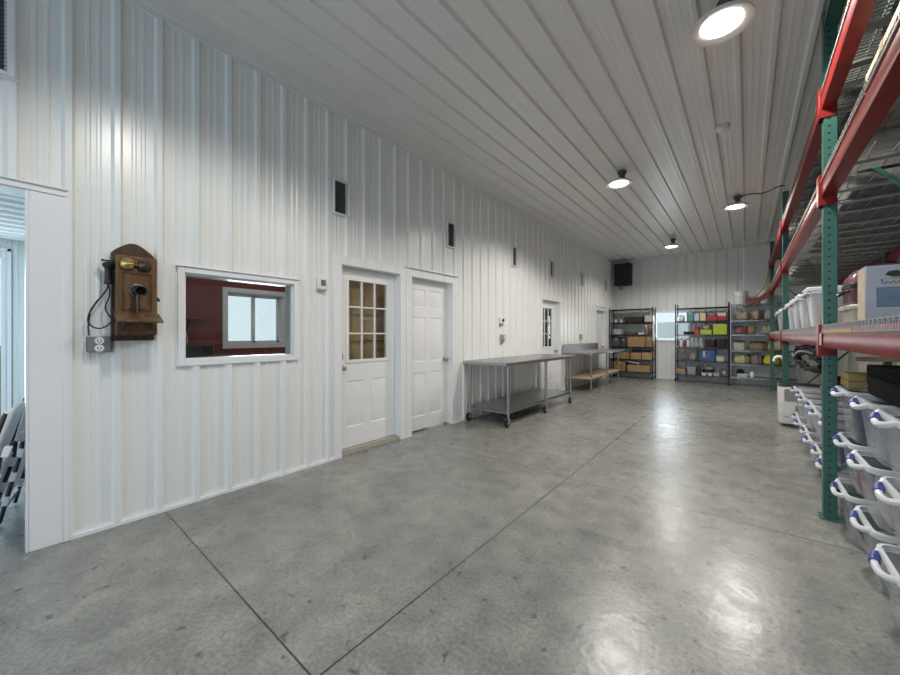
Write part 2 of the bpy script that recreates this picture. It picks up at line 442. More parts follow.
d2, lf2 = panel_door(2, D2, 'white six-panel door between half-glazed door and wheeled steel table')
d4, lf4 = panel_door(4, D4, 'white panel door at the far end beside the black shelf')
MB().box(W - .088, W - .084, 10.66, 10.80, 1.52, 1.78).build('notice_plate', M['black'], lf4)

# ------------------------------------------------------------ office window in the wall and the office beyond
y0, y1, z0, z1 = WIN1
w1 = sroot('window_1'); w1['label'] = 'white framed interior window beside the wall telephone'; w1['category'] = 'window'
f = MB(); t = .044
for (a, b, c, d) in ((y0 - t, y0, z0 - t, z1 + t), (y1, y1 + t, z0 - t, z1 + t), (y0, y1, z0 - t, z0), (y0, y1, z1, z1 + t)): f.box(W - .005, W + .03, a, b, c, d)
f.box(W + .0, W + .045, y0 - t - .01, y1 + t + .01, z1 + t, z1 + t + .008)
for (a, b, c, d) in ((y0, y0 + .012, z0, z1), (y1 - .012, y1, z0, z1), (y0, y1, z0, z0 + .012), (y0, y1, z1 - .012, z1)): f.box(W - .13, W, a, b, c, d)
f.build('window_frame', M['trim'], w1, .003)
MB().box(W - .036, W - .03, y0 + .012, y1 - .012, z0 + .012, z1 - .012).build('window_pane', M['glass'], w1)
OX0, OY0, OY1 = -5.9, .35, 3.6
ow = MB()
OW = (2.03, 2.877, 1.15, 1.93)      # outside window of the office
for (a, b, c, d) in ((OY0, OW[0], 0, 2.5), (OW[1], OY1, 0, 2.5), (OW[0], OW[1], 0, OW[2]), (OW[0], OW[1], OW[3], 2.5)):
    ow.box(OX0 - .2, OX0, a, b, c, d)
ow.box(OX0 - .2, W - .14, OY1, OY1 + .05, 0, 2.5)
struct('wall_office', ow, M['maroon'])
struct('wall_office_side', MB().box(OX0 - .2, W - .14, OY0 - .05, OY0, 0, 2.5), M['trim'])
struct('ceiling_office', MB().box(OX0 - .2, W - .13, OY0 - .05, OY1 + .05, 2.45, 2.5), M['ceil'])
w2 = sroot('window_2'); w2['label'] = 'white sliding window in the maroon office wall'; w2['category'] = 'window'
f = MB(); a, b, c, d = OW
for (p, q, r_, s_) in ((a - .06, a, c - .06, d + .06), (b, b + .06, c - .06, d + .06), (a, b, c - .06, c), (a, b, d, d + .06)): f.box(OX0, OX0 + .02, p, q, r_, s_)
for (p, q, r_, s_) in ((a, a + .015, c, d), (b - .015, b, c, d), (a, b, c, c + .015), (a, b, d - .015, d)): f.box(OX0 - .2, OX0 + .005, p, q, r_, s_)
f.build('window_frame', M['sash'], w2)
f = MB(); ym = (a + b) / 2
for (p, q, x_) in ((a + .015, ym + .02, -.15), (ym - .02, b - .015, -.18)):
    for (u, v, r_, s_) in ((p, p + .035, c + .015, d - .015), (q - .035, q, c + .015, d - .015), (p, q, c + .015, c + .05), (p, q, d - .05, d - .015)): f.box(OX0 + x_, OX0 + x_ + .03, u, v, r_, s_)
f.build('window_sash', M['sash'], w2)
MB().box(OX0 - .165, OX0 - .161, a + .015, b - .015, c + .015, d - .015).build('window_pane', M['glass'], w2)
# office furniture seen through the window
cab = thing('filing_cabinet', 'black filing cabinet against the maroon wall, seen through framed window', 'cabinet', (OX0 + .32, 1.25, 0))
MB().box(-.3, .28, -.42, .42, 0, 1.16).build('cabinet_body', M['black'], cab, .006)
for k in range(3):
    dd = MB().box(.28, .295, -.4, .4, .06 + k * .36, .4 + k * .36).build('drawer', M['black'], cab, .004)
    MB().box(.295, .315, -.08, .08, .27 + k * .36, .29 + k * .36).build('handle', M['galv'], dd)
pr_ = thing('desk_printer', 'dark desk printer on the black filing cabinet in the office', 'printer', (OX0 + .3, 1.2, 1.162))
MB().prism([(0, -.2), (.19, -.2), (.19, .12), (.1, .2), (0, .2)], -.22, .22, 'y').build('printer_body', M['dgrey'], pr_, .01)
MB().box(-.14, .14, -.14, .14, .19, .198).build('printer_lid', M['black'], pr_)
sh = thing('wall_shelf', 'dark red plank shelf on the maroon office wall above the cabinet', 'shelf', (OX0 + .13, 1.2, 1.5))
MB().box(-.125, .12, -.6, .5, 0, .03).build('shelf_board', M['maroon'], sh)
for yy in (-.4, .3): MB().prism([(0, -.125), (0, .08), (-.015, .08), (-.16, -.105), (-.16, -.125)], yy, yy + .025, 'y').build('bracket', M['black'], sh)

# ------------------------------------------------------------ side room beyond the opening
SX = -7.0
sc_ = MB(); ribbed(sc_, SX, W - .02, -3.6, -3.4, .35, lambda s, h, z: (s, z, 2.46 - h)); struct('ceiling_side_room', sc_, M['wall'])
sw = MB(); ribbed(sw, -3.4, .3, .05, 0, 2.46, lambda s, h, z: (SX + h, s, z), [(-1.9, -.01, .0, 2.3)]); struct('wall_side_room', sw, M['wall'])
ss = MB(); ribbed(ss, SX, W - .16, -4.0, 0, 2.46, lambda s, h, z: (s, .3 - h, z)); ss.quad((SX, -3.4, 0), (W, -3.4, 0), (W, -3.4, 2.46), (SX, -3.4, 2.46)); struct('wall_side_room_end', ss, M['wall'])
w3 = sroot('window_3'); w3['label'] = 'tall white framed glass door in the side room'; w3['category'] = 'window'
f = MB()
for (p, q, r_, s_) in ((-1.9, -1.85, 0, 2.3), (-.06, -.01, 0, 2.3), (-1.85, -.06, 2.24, 2.3), (-1.85, -.06, 0, .06), (-1.0, -.95, .06, 2.24)): f.box(SX - .05, SX + .05, p, q, r_, s_)
f.box(SX + .05, SX + .07, -.015, .02, 0, 2.34).box(SX + .05, SX + .07, -1.94, .02, 2.3, 2.34)
f.build('window_frame', M['sash'], w3, .004)
MB().box(SX - .01, SX, -1.85, -.06, .06, 2.24).build('window_pane', M['glass'], w3)

def folded_chair(label, loc, rz, lean):
    r = thing('folding_chair', label, 'chair', loc, rz, 'folded chairs leaning in the side room')
    r.rotation_euler = (0, lean, rz)
    def panel(z0, z1, w, x):
        rings = [rrect(w - .02, .012, 0, .005, 2), rrect(w, .022, .01, .01, 2), rrect(w, .022, (z1 - z0) - .01, .01, 2), rrect(w - .02, .012, z1 - z0, .005, 2)]
        m = MB(); m.loft([[(p[1] + x, p[0], p[2] + z0) for p in rg] for rg in rings], True, True); return m
    panel(.16, .56, .4, .03).build('seat', M['whitep'], r)
    panel(.58, .88, .42, 0).build('backrest', M['whitep'], r)
    for s in (-1, 1):
        MB().tube([(-.012, s * .215, 0), (-.012, s * .215, .45), (-.008, s * .2, .86)], .013, 8).build('leg', M['black'], r)
        MB().tube([(.052, s * .205, .02), (.05, s * .205, .5), (.03, s * .19, .62)], .012, 8).build('leg', M['black'], r)
    for k in range(4):
        for s in (-1, 1): MB().box(.036, .066, s * .207 - .018, s * .207 + .018, .14 + k * .16, .2 + k * .16).build('clip', M['whitep'], r, .004)
    MB().tube([(-.012, -.215, .1), (-.012, .215, .1)], .01, 8).tube([(.052, -.205, .12), (.052, .205, .12)], .01, 8).build('stretcher', M['black'], r)
    return r
folded_chair('folded white chair with black frame leaning nearest the doorway trim', (-3.53, -.19, .004), math.radians(81), math.radians(15))
folded_chair('folded white chair leaning behind another in the side-room doorway', (-4.12, -.06, .004), math.radians(80), math.radians(12))
folded_chair('folded white chair farthest inside the side room, partly cut by frame edge', (-4.3, -.62, .004), math.radians(70), math.radians(16))

# ------------------------------------------------------------ back window
w4 = sroot('window_4'); w4['label'] = 'bright white sliding window in the back wall between the shelves'; w4['category'] = 'window'
a, b, c, d = WB; f = MB()
for (p, q, r_, s_) in ((a - .045, a, c - .045, d + .045), (b, b + .045, c - .045, d + .045), (a, b, c - .045, c), (a, b, d, d + .045)): f.box(p, q, B - .03, B + .01, r_, s_)
for (p, q, r_, s_) in ((a, a + .02, c, d), (b - .02, b, c, d), (a, b, c, c + .02), (a, b, d - .02, d)): f.box(p, q, B, B + .12, r_, s_)
f.build('window_frame', M['sash'], w4)
xm = (a + b) / 2 + .1; f = MB()
for (p, q, yy) in ((a + .02, xm + .02, .05), (xm - .02, b - .02, .08)):
    for (u, v, r_, s_) in ((p, p + .03, c + .02, d - .02), (q - .03, q, c + .02, d - .02), (p, q, c + .02, c + .05), (p, q, d - .05, d - .02)): f.box(u, v, B + yy, B + yy + .025, r_, s_)
f.build('window_sash', M['sash'], w4)
MB().box(a + .02, b - .02, B + .07, B + .074, c + .02, d - .02).build('window_pane', M['glass'], w4)
w5 = sroot('added_window'); a, b, c, d = WR; f = MB()  # added window out of view, goes with the blue fill light
for (p, q, r_, s_) in ((a - .05, a, c - .05, d + .05), (b, b + .05, c - .05, d + .05), (a, b, c - .05, c), (a, b, d, d + .05), (-2.07, -2.03, c, d)): f.box(E_ - .03, E_ + .05, p, q, r_, s_)
f.build('window_frame', M['sash'], w5)
# yard outside
gm = noisy('yard_grass', (.13, .17, .08), (.24, .27, .15), .8, .9)
struct('ground_yard', MB().quad((-80, -60, -.2), (80, -60, -.2), (80, 90, -.2), (-80, 90, -.2)), gm)
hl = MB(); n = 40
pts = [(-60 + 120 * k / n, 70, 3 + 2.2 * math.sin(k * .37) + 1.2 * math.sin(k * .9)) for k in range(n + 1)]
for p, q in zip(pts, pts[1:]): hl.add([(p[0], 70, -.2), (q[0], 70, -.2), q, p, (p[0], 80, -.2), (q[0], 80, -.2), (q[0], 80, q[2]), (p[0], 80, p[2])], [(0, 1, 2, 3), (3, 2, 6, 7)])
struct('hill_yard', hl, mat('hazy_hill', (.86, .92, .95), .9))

# ------------------------------------------------------------ vents
def vent(y, label, h=.33, w=.17, z=2.725, gname='slim grey vents high on the ribbed wall', t=.018):
    r = thing('wall_vent', label, 'vent', (W + .019, y, z), 0, gname)
    f = MB()
    for (a, b, c, d) in ((-w / 2 - t, -w / 2, -h / 2 - t, h / 2 + t), (w / 2, w / 2 + t, -h / 2 - t, h / 2 + t), (-w / 2, w / 2, -h / 2 - t, -h / 2), (-w / 2, w / 2, h / 2, h / 2 + t)): f.box(-.019, .016, a, b, c, d)
    f.build('frame', M['trim'], r, .002)
    MB().box(-.019, -.012, -w / 2, w / 2, -h / 2, h / 2).build('backing', M['dgrey'], r)
    s = MB(); k = int(h / .022)
    for i in range(k):
        zz = -h / 2 + (i + .5) * h / k
        s.add([(-.008, -w / 2, zz + .006), (-.008, w / 2, zz + .006), (.008, w / 2, zz - .006), (.008, -w / 2, zz - .006), (-.008, -w / 2, zz + .008), (-.008, w / 2, zz + .008), (.008, w / 2, zz - .004), (.008, -w / 2, zz - .004)],
              [(0, 1, 2, 3), (7, 6, 5, 4), (2, 1, 5, 6), (3, 2, 6, 7), (0, 3, 7, 4)])
    s.build('louver', M['dgrey'], r)
    return r
VL = ['grey wall vent above the half-glazed door with amber panes', 'grey wall vent above and beyond the six-panel door', 'grey wall vent above the two small boxes over wheeled table',
      'grey wall vent above the half-glazed door with dark panes', 'grey wall vent above the table with raised back rail', 'grey wall vent above the far panel door, last before the corner']
v0 = vent(2.215, VL[0])
for k, (yy, lab) in enumerate(zip((4.04, 5.885, 7.5, 9.35, 11.4), VL[1:])): dup(v0, (W + .019, yy, 2.725 + (.06 if k == 4 else 0)), None, lab)
vent(-.305, 'large dark grille with white frame high above the side-room opening', .5, .6, 3.05, 'return grille high on the ribbed wall', .028)
struct('trim_7', MB().box(W, W + .028, -.004, .03, 2.192, 2.765).box(W, W + .04, -.7, .04, 2.757, 2.768), M['trim'], None, .003)

# ------------------------------------------------------------ small wall boxes
o = thing('wall_sensor', 'small white sensor box with dark square on wall beside amber-paned door', 'wall sensor', (W, 1.985, 1.80))
MB().box(0, .035, -.045, .045, -.055, .055).build('case', M['whitep'], o, .006)
MB().box(.035, .038, -.015, .035, -.02, .04).build('display', M['dgrey'], o)
MB().box(.0, .045, -.04, .035, -.07, -.058).build('bracket', M['galv'], o)
o = thing('wall_sensor', 'white wall sensor with black round eye above steel table', 'wall sensor', (W, 5.42, 1.535))
MB().box(.0, .04, -.06, .06, -.05, .06).build('case', M['whitep'], o, .008)
MB().lathe([(.03, 0), (.03, .008), (.022, .014)], 20, Matrix.Translation((.04, .02, .01)) @ Matrix.Rotation(PI / 2, 4, 'Y')).build('lens', M['black'], o)
MB().box(.0, .03, -.055, .03, -.085, -.055).build('base', M['galv'], o)
o = thing('wall_outlet', 'grey metal outlet box on wall above the wheeled steel table', 'outlet', (W, 5.44, 1.235))
MB().box(.0, .055, -.05, .05, -.06, .06).build('box', M['galv'], o, .004)
MB().box(.055, .06, -.045, .045, -.055, .055).build('cover', M['galv'], o, .002)
for zz in (-.025, .025): MB().lathe([(.018, 0), (.018, .004)], 16, Matrix.Translation((.06, .012, zz)) @ Matrix.Rotation(PI / 2, 4, 'Y')).build('socket', M['whitep'], o)
MB().box(0, .03, -.04, -.01, -.1, -.06).build('connector', M['galv'], o)
o = thing('wall_outlet', 'small grey outlet box on wall above the table with raised back rail', 'outlet', (W, 9.29, 1.24))
MB().box(.0, .05, -.06, .06, -.07, .07).build('box', M['galv'], o, .004)
for zz in (-.028, .028): MB().lathe([(.02, 0), (.02, .004)], 16, Matrix.Translation((.05, 0, zz)) @ Matrix.Rotation(PI / 2, 4, 'Y')).build('socket', M['dgrey'], o)
# outlet under the telephone
o = thing('wall_outlet', 'galvanised outlet box with two white sockets below the antique telephone', 'outlet', (W + .004, .372, 1.228))
MB().box(0, .06, -.056, .056, -.05, .05).build('box', M['dgrey'], o, .005)
MB().box(.06, .064, -.054, .054, -.048, .048).build('cover', col(.2, .2, .21, .4), o, .002)
for zz in (-.024, .024):
    s = MB().lathe([(.023, 0), (.023, .004)], 18, Matrix.Translation((.064, .0, zz)) @ Matrix.Rotation(PI / 2, 4, 'Y')).build('socket', M['whitep'], o)
    MB().box(.068, .0695, -.01, -.006, zz - .006, zz + .008).box(.068, .0695, .006, .01, zz - .006, zz + .008).box(.068, .0695, -.003, .003, zz - .016, zz - .01).build('slots', M['black'], s)
tag(MB().tube([(W + .02, .33, 1.285), (W + .022, .325, 1.34), (W + .022, .335, 1.45), (W + .02, .37, 1.52)], .004, 6).build('power_wire', M['cord']), 'thin grey wire running up from outlet box behind the telephone', 'wire')

# ------------------------------------------------------------ antique telephone
ph = thing('wall_telephone', 'antique wooden wall telephone with brass bell and black mouthpiece', 'telephone', (W + .02, .545, 1.25))
bp = [(-.11, 0), (.11, 0), (.115, .01), (.115, .575)]
for k in range(13):
    a = k / 12; y = .115 - .23 * a
    bp.append((y, .60 + .068 * math.sin(PI * a) ** 1.3 - (.012 if k in (0, 12) else 0)))
bp += [(-.115, .575), (-.115, .01)]
MB().prism(bp, 0, .022, 'x').build('backboard', M['oak'], ph, .004)
MB().box(.022, .125, -.1, .1, .035, .565).build('case', M['oak'], ph, .004)
dr = MB().box(.125, .14, -.105, .105, .045, .56).build('front_door', M['oak2'], ph, .005)
fm = MB()
for (a, b, c, d) in ((-.075, -.068, .2, .45), (.068, .075, .2, .45), (-.075, .075, .2, .207), (-.075, .075, .443, .45)): fm.box(.14, .144, a, b, c, d)
fm.build('moulding', M['oak'], dr)
MB().box(.14, .1425, -.045, .045, .203, .217).build('name_plate', M['tarnish'], dr)
for yy, m in ((-.05, 'brass'), (.035, 'tarnish')):
    MB().lathe([(.04, 0), (.04, .004), (.037, .014), (.028, .024), (.012, .03), (.008, .034), (.004, .036)], 24, Matrix.Translation((.145, yy, .505)) @ Matrix.Rotation(PI / 2, 4, 'Y')).build('bell', M[m], ph)
MB().tube([(.142, -.007, .53), (.15, -.007, .505)], .003, 6).lathe([(.002, -.008), (.008, -.004), (.008, .004), (.002, .008)], 10, Matrix.Translation((.152, -.007, .502))).build('clapper', M['brass'], ph)
mp = MB().lathe([(.03, 0), (.034, .008), (.03, .02), (.02, .03), (.024, .06), (.031, .1), (.033, .106), (.028, .104), (.018, .07), (.008, .06)], 24, Matrix.Translation((.15, .0, .335)) @ Matrix.Rotation(math.radians(97), 4, 'Y'), True, True)
mp.build('mouthpiece', M['black'], ph)
MB().tube([(.146, -.0, .335), (.148, -.0, .27), (.15, -.0, .19)], [.012, .008, .006], 10).lathe([(.045, 0), (.045, .008), (.03, .012)], 20, Matrix.Translation((.14, 0, .335)) @ Matrix.Rotation(PI / 2, 4, 'Y')).build('mouthpiece_arm', M['tarnish'], ph)
sf = MB(); poly = [(-.12, .0), (.12, .0), (.12, .012), (-.12, .012)]
sf.add([(.14, -.115, .172), (.14, .115, .172), (.265, .115, .118), (.265, -.115, .118), (.14, -.115, .186), (.14, .115, .186), (.27, .115, .13), (.27, -.115, .13)], [(0, 3, 2, 1), (4, 5, 6, 7), (0, 1, 5, 4), (1, 2, 6, 5), (2, 3, 7, 6), (3, 0, 4, 7)])
sf.build('writing_shelf', M['oak2'], ph, .003)
for yy in (-.08, .066): MB().prism([(.172, .14), (.065, .14), (.07, .155), (.1, .165), (.137, .215)], yy, yy + .014, 'y').build('shelf_bracket', M['oak'], ph, .002)
MB().tube([(.07, .1, .3), (.07, .115, .3), (.07, .122, .3), (.07, .122, .29)], .006, 8).lathe([(.01, 0), (.012, .008), (.01, .02)], 12, Matrix.Translation((.07, .124, .275))).build('crank', M['black'], ph)
hk = MB().tube([(.07, -.1, .525), (.06, -.14, .525), (.05, -.16, .525)], .006, 8).tube([(.035, -.16, .525), (.08, -.162, .525)], .006, 8).build('hook', M['tarnish'], ph)
rc = MB().lathe([(.02, 0), (.023, .008), (.02, .018), (.018, .03), (.018, .09), (.02, .105), (.028, .115), (.031, .128), (.026, .138), (.012, .145)], 20, Matrix.Translation((.055, -.132, .372))).build('receiver', M['black'], ph)
cp = []
for k in range(41):
    t = k / 40
    cp.append((.05 + .02 * math.sin(t * 9), -.155 - .085 * math.sin(PI * t) ** 1.2 + .02 * math.sin(t * 13) * (1 - t) + .045 * t, .37 - .26 * math.sin(PI * min(1, t * .98)) ** .9 - .1 * t * (1 if t < .6 else 1) - .0 * t))
cp[-1] = (.03, -.115, .19)
cp = [(.055, -.132, .375), (.052, -.135, .34), (.055, -.175, .27), (.05, -.205, .215), (.045, -.225, .16), (.045, -.225, .115), (.05, -.2, .085), (.05, -.165, .08), (.05, -.135, .1), (.05, -.112, .13), (.06, -.1, .14)]
def smooth(pts, it=2):
    pts = [Vector(p) for p in pts]
    for _ in range(it):
        out = [pts[0]]
        for a, b in zip(pts, pts[1:]): out += [a * .75 + b * .25, a * .25 + b * .75]
        pts = out + [pts[-1]]
    return pts
MB().tube(smooth(cp), .0045, 8).build('cord', M['cord'], ph)
MB().tube(smooth([(.055, -.13, .375), (.045, -.12, .3), (.045, -.15, .22), (.05, -.125, .16), (.06, -.1, .12)]), .004, 8).build('cord', M['cord'], ph)

# ------------------------------------------------------------ ceiling lamps
def lamp(label, loc, light=True):
    r = thing('high_bay_lamp', label, 'ceiling lamp', loc, 0, 'round high bay lamps on the ceiling')
    MB().lathe([(.03, -.09), (.045, -.03), (.062, -.012), (.062, .0)], 20, Matrix.Translation((.03, .05, 0))).build('canopy', M['lampd'], r)
    MB().tube([(.03, .05, -.06), (.02, .04, -.08), (0, 0, -.105)], .009, 8).tube([(.09, 0, -.155), (.085, 0, -.11), (0, 0, -.098), (-.085, 0, -.11), (-.09, 0, -.155)], .006, 8).build('hanger', M['lampd'], r)
    MB().lathe([(.05, -.118), (.085, -.122), (.1, -.14), (.16, -.158), (.178, -.17), (.18, -.192), (.17, -.192), (.118, -.172)], 36, None, True, False).build('housing', M['lamp'], r)
    MB().lathe([(.118, -.176), (.112, -.182), (.08, -.186), (.03, -.188)], 36, None, False, True).build('lens', M['glow'], r)
    return r
LP = [(-.135, 3.1, 'large round ceiling lamp nearest the red rack, biggest in view'), (-1.4, 5.46, 'round ceiling lamp second from the near end, over the aisle middle'),
      (-.15, 7.66, 'round ceiling lamp wired by black cord to the rack'), (-1.41, 10.12, 'farthest and smallest round ceiling lamp near the back wall')]
l0 = None; LO = []
for x, y, lab in LP:
    if l0 is None: l0 = lamp(lab, (x, y, H - .019)); LO.append(l0)
    else: LO.append(dup(l0, (x, y, H - .019), None, lab))
def spot(x, y, power):
    s = bpy.data.lights.new('lamp_light', 'SPOT'); s.energy = power; s.spot_size = math.radians(156); s.spot_blend = .38
    s.shadow_soft_size = .13; s.color = (1, .965, .90)
    o = bpy.data.objects.new('lamp_light', s); C.objects.link(o); o.location = (x, y, H - .225)
for (x, y, _), p in zip(LP, (185, 240, 230, 150)): spot(x, y, p)
for x, y, p in ((-1.4, .75, 100), (-.14, -1.6, 25), (-1.4, -3.6, 15)): spot(x, y, p)
cd = smooth([(.05, .05, -.03), (.17, -.06, -.015), (.35, -.11, -.08), (.55, -.16, -.012), (.6, -.2, -.05)], 3)
MB().tube(cd, .008, 6).build('power_cord', M['cord'], LO[2])
o = thing('smoke_detector', 'small white smoke detector on the ribbed ceiling between lamps', 'smoke detector', (-.21, 5.05, H - .004))
MB().lathe([(.03, -.05), (.05, -.046), (.06, -.036), (.062, -.018)], 24).build('case', M['ceil'], o)
MB().lathe([(.066, -.018), (.066, 0)], 24).build('base', M['ceil'], o)

# ------------------------------------------------------------ speaker
o = thing('wall_speaker', 'black box speaker hung in the far ceiling corner', 'speaker', (-2.96, 12.05, 2.82))
MB().box(-.225, .225, -.15, .18, 0, .66).build('cabinet', M['speaker'], o, .012)
MB().box(-.2, .2, -.156, -.149, .03, .63).build('grille', M['dgrey'], o, .002).data.materials[0] = M['speaker']
MB().tube(smooth([(-.12, .21, -.07), (-.1, .1, -.07), (-.05, 0, -.05), (0, 0, -.004)]), .014, 8).box(-.17, -.07, .19, .225, -.11, -.03).build('bracket', M['galv'], o)

# ------------------------------------------------------------ steel tables
def caster(parent, x, y, name='caster'):
    c = MB().tube([(x, y, .12), (x, y, .165)], .012, 8).box(x - .03, x + .03, y - .028, y + .02, .108, .118)
    c.box(x - .026, x - .021, y - .05, y + .016, .045, .112).box(x + .021, x + .026, y - .05, y + .016, .045, .112)
    o = c.build(name, M['galv'], parent)
    MB().lathe([(.045, -.016), (.057, -.013), (.06, -.006), (.06, .006), (.057, .013), (.045, .016)], 22, Matrix.Translation((x, y - .03, .06)) @ Matrix.Rotation(PI / 2, 4, 'Y')).build('wheel', M['rubber'], o)
    MB().lathe([(.03, -.018), (.03, .018)], 16, Matrix.Translation((x, y - .03, .06)) @ Matrix.Rotation(PI / 2, 4, 'Y')).build('hub', M['galv'], o)
t1 = thing('steel_work_table', 'wheeled stainless steel work table with undershelf against the ribbed wall', 'table', (-2.92, 5.59, 0))
tp = MB()
tp.loft([rrect(.72, 2.52, .855, .02, 3), rrect(.76, 2.56, .855, .03, 3), rrect(.77, 2.57, .875, .035, 3), rrect(.765, 2.565, .9, .033, 3), rrect(.74, 2.54, .905, .03, 3)], True, True)
tp.build('tabletop', M['steel'], t1)
MB().box(-.33, .33, -1.17, 1.17, .205, .222).box(-.33, -.32, -1.17, 1.17, .18, .215).box(.32, .33, -1.17, 1.17, .18, .215).box(-.33, .33, -1.17, -1.16, .18, .215).box(-.33, .33, 1.16, 1.17, .18, .215).build('undershelf', M['steel'], t1)
for x in (-.32, .34):
    for y in (-1.16, .06, 1.16):
        MB().tube([(x, y, .155), (x, y, .86)], .021, 14).lathe([(.03, .83), (.03, .86)], 14, Matrix.Translation((x, y, 0))).lathe([(.028, .19), (.028, .235)], 14, Matrix.Translation((x, y, 0))).build('leg', M['steel'], t1)
        caster(t1, x, y)
t2 = thing('steel_prep_table', 'long stainless prep table with raised back rail and wooden undershelf', 'table', (-2.97, 9.25, 0))
MB().box(-.3, .38, -1.2, 1.48, .862, .9).box(-.3, .38, -1.2, 1.48, .85, .866).build('tabletop', M['steel'], t2, .008)
bs = [(-1.2, .895)] + [(-1.2 + .05 * (1 - math.cos(a * PI / 8)), 1.02 + .05 * math.sin(a * PI / 8)) for a in range(5)] + [(1.28 - .05 * (1 - math.cos(a * PI / 8)), 1.02 + .05 * math.sin(a * PI / 8)) for a in range(4, -1, -1)] + [(1.28, .895)]
MB().prism(bs, -.3, -.27, 'x').build('back_rail', M['steel'], t2, .004)
for y in (-1.0, .16, 1.2):
    for x in (-.26, .28):
        MB().tube([(x, y, .0), (x, y, .06), (x, y, .065), (x, y, .86)], [.012, .02, .02, .02], 12).build('leg', M['steel'], t2)
MB().box(-.29, .31, -1.1, .15, .31, .335).box(-.29, .31, .17, 1.3, .325, .35).build('undershelf', M['plywood'], t2, .003)
MB().box(-.27, .29, -1.02, -1.0, .28, .31).box(.28, .3, -1.0, 1.2, .285, .31).box(-.28, -.26, -1.0, 1.2, .285, .31).build('stretcher', M['galv'], t2)

# ------------------------------------------------------------ wire shelving on casters
def wire_shelf(parent, w, d, z, m, name='shelf'):
    s = MB()
    for y in (-d / 2, d / 2):
        s.tube([(-w / 2, y, z), (w / 2, y, z)], .006, 5).tube([(-w / 2, y, z - .032), (w / 2, y, z - .032)], .006, 5)
        n = int(w / .06); zz = [(-w / 2 + w * k / n, y, z - (.032 if k % 2 else 0)) for k in range(n + 1)]
        s.tube(zz, .0035, 4)
    for x in (-w / 2, w / 2): s.tube([(x, -d / 2, z), (x, d / 2, z)], .006, 5).tube([(x, -d / 2, z - .032), (x, d / 2, z - .032)], .006, 5)
    n = int(w / .028)
    for k in range(1, n): x = -w / 2 + w * k / n; s.box(x - .0022, x + .0022, -d / 2, d / 2, z + .002, z + .006)
    for y in (-d / 6, d / 6): s.tube([(-w / 2, y, z - .003), (w / 2, y, z - .003)], .005, 5)
    o = s.build(name, m, parent)
    MB().box(-w / 2 + .01, w / 2 - .01, -d / 2 + .01, d / 2 - .01, z + .0062, z + .0076).build('shade_sheet', M['black'] if m is M['blackm'] else M['dgrey'], o)  # added sheet that darkens the space under each shelf
    return o
def wire_rack(label, loc, w, d, zs, ztop, m, casters=True, lm=None):
    r = thing('wire_shelving', label, 'shelving', loc, 0, 'wire shelving along the back wall')
    for x in (-w / 2, w / 2):
        for y in (-d / 2, d / 2):
            MB().tube([(x, y, .13 if casters else 0), (x, y, ztop)], .014, 10).lathe([(.016, 0), (.012, .012)], 10, Matrix.Translation((x, y, ztop))).build('post', m, r)
            if casters:
                c = MB().tube([(x, y, .1), (x, y, .14)], .01, 8).box(x - .02, x - .016, y - .04, y + .012, .04, .1).box(x + .016, x + .02, y - .04, y + .012, .04, .1).build('caster', m, r)
                MB().lathe([(.04, -.012), (.05, -.008), (.05, .008), (.04, .012)], 18, Matrix.Translation((x, y - .02, .05)) @ Matrix.Rotation(PI / 2, 4, 'Y')).build('wheel', M['rubber'], c)
    for z in zs: wire_shelf(r, w, d, z, m)
    return r
RY = 11.96; RD = .44
Z1 = (.19, .56, .93, 1.295, 1.66, 2.055)
wire_rack('black wheeled wire shelving in the far corner, holding cardboard boxes', (-2.685, RY, 0), 1.17, RD, Z1, 2.09, M['blackm'])
Z2 = (.2, .59, .955, 1.295, 1.66, 2.02)
wire_rack('black wheeled wire shelving in front of the back window, with colourful boxes', (-.95, RY, 0), 1.17, RD, Z2, 2.13, M['blackm'])
Z3 = (.22, .55, .9, 1.3, 1.66, 2.06)
wire_rack('chrome wire shelving with two white buckets on top behind rack end', (.3, RY, 0), 1.24, RD, Z3, 2.07, M['chrome'], True)
TOP = .008

# --- goods on the shelves
def carton(label, x0, x1, z, h, m=None, y0=-.2, y1=.2, cat='box', group=None, base=(0, RY), tape=True, name='cardboard_box', rz=0):
    cx, cy = (x0 + x1) / 2, base[1] + (y0 + y1) / 2; w, d = x1 - x0, y1 - y0
    r = thing(name, label, cat, (cx, cy, z), rz, group)
    b = MB().box(-w / 2, w / 2, -d / 2, d / 2, 0, h - .003); b.build('box_body', m or M['card'], r, min(.006, h * .1))
    fl_ = MB().box(-w / 2, -.002, -d / 2, d / 2, h - .004, h).box(.002, w / 2, -d / 2, d / 2, h - .004, h); fl_.build('flap', m or M['card'], r)
    if tape: MB().box(-.022, .022, -d / 2 - .001, d / 2 + .001, h * .72, h + .001).build('tape', M['tape'], r)
    return r
def bin_(label, x0, x1, z, h, m, y0=-.2, y1=.18, lid=None, cat='bin', name='storage_bin', cy=RY, group=None, rimm=None):
    cx = (x0 + x1) / 2; w, d = x1 - x0, y1 - y0
    r = thing(name, label, cat, (cx, cy + (y0 + y1) / 2, z), 0, group); q = min(.03, w * .2, d * .2)
    s = MB().loft([rrect(w * .86, d * .86, 0, q, 3), rrect(w * .88, d * .88, .01, q, 3), rrect(w * .96, d * .96, h * .9, q, 3)], True, False); s.build('bin_body', m, r)
    MB().loft([rrect(w * .95, d * .95, h * .88, q, 3), rrect(w, d, h * .88, q, 3), rrect(w, d, h * .94, q, 3), rrect(w * .95, d * .95, h * .94, q, 3)], False, False).build('rim', rimm or m, r)
    if lid: MB().loft([rrect(w * 1.0, d * 1.0, h * .94, q, 3), rrect(w * 1.01, d * 1.01, h * .97, q, 3), rrect(w * .9, d * .9, h, q, 3)], True, True).build('lid', lid, r)
    return r
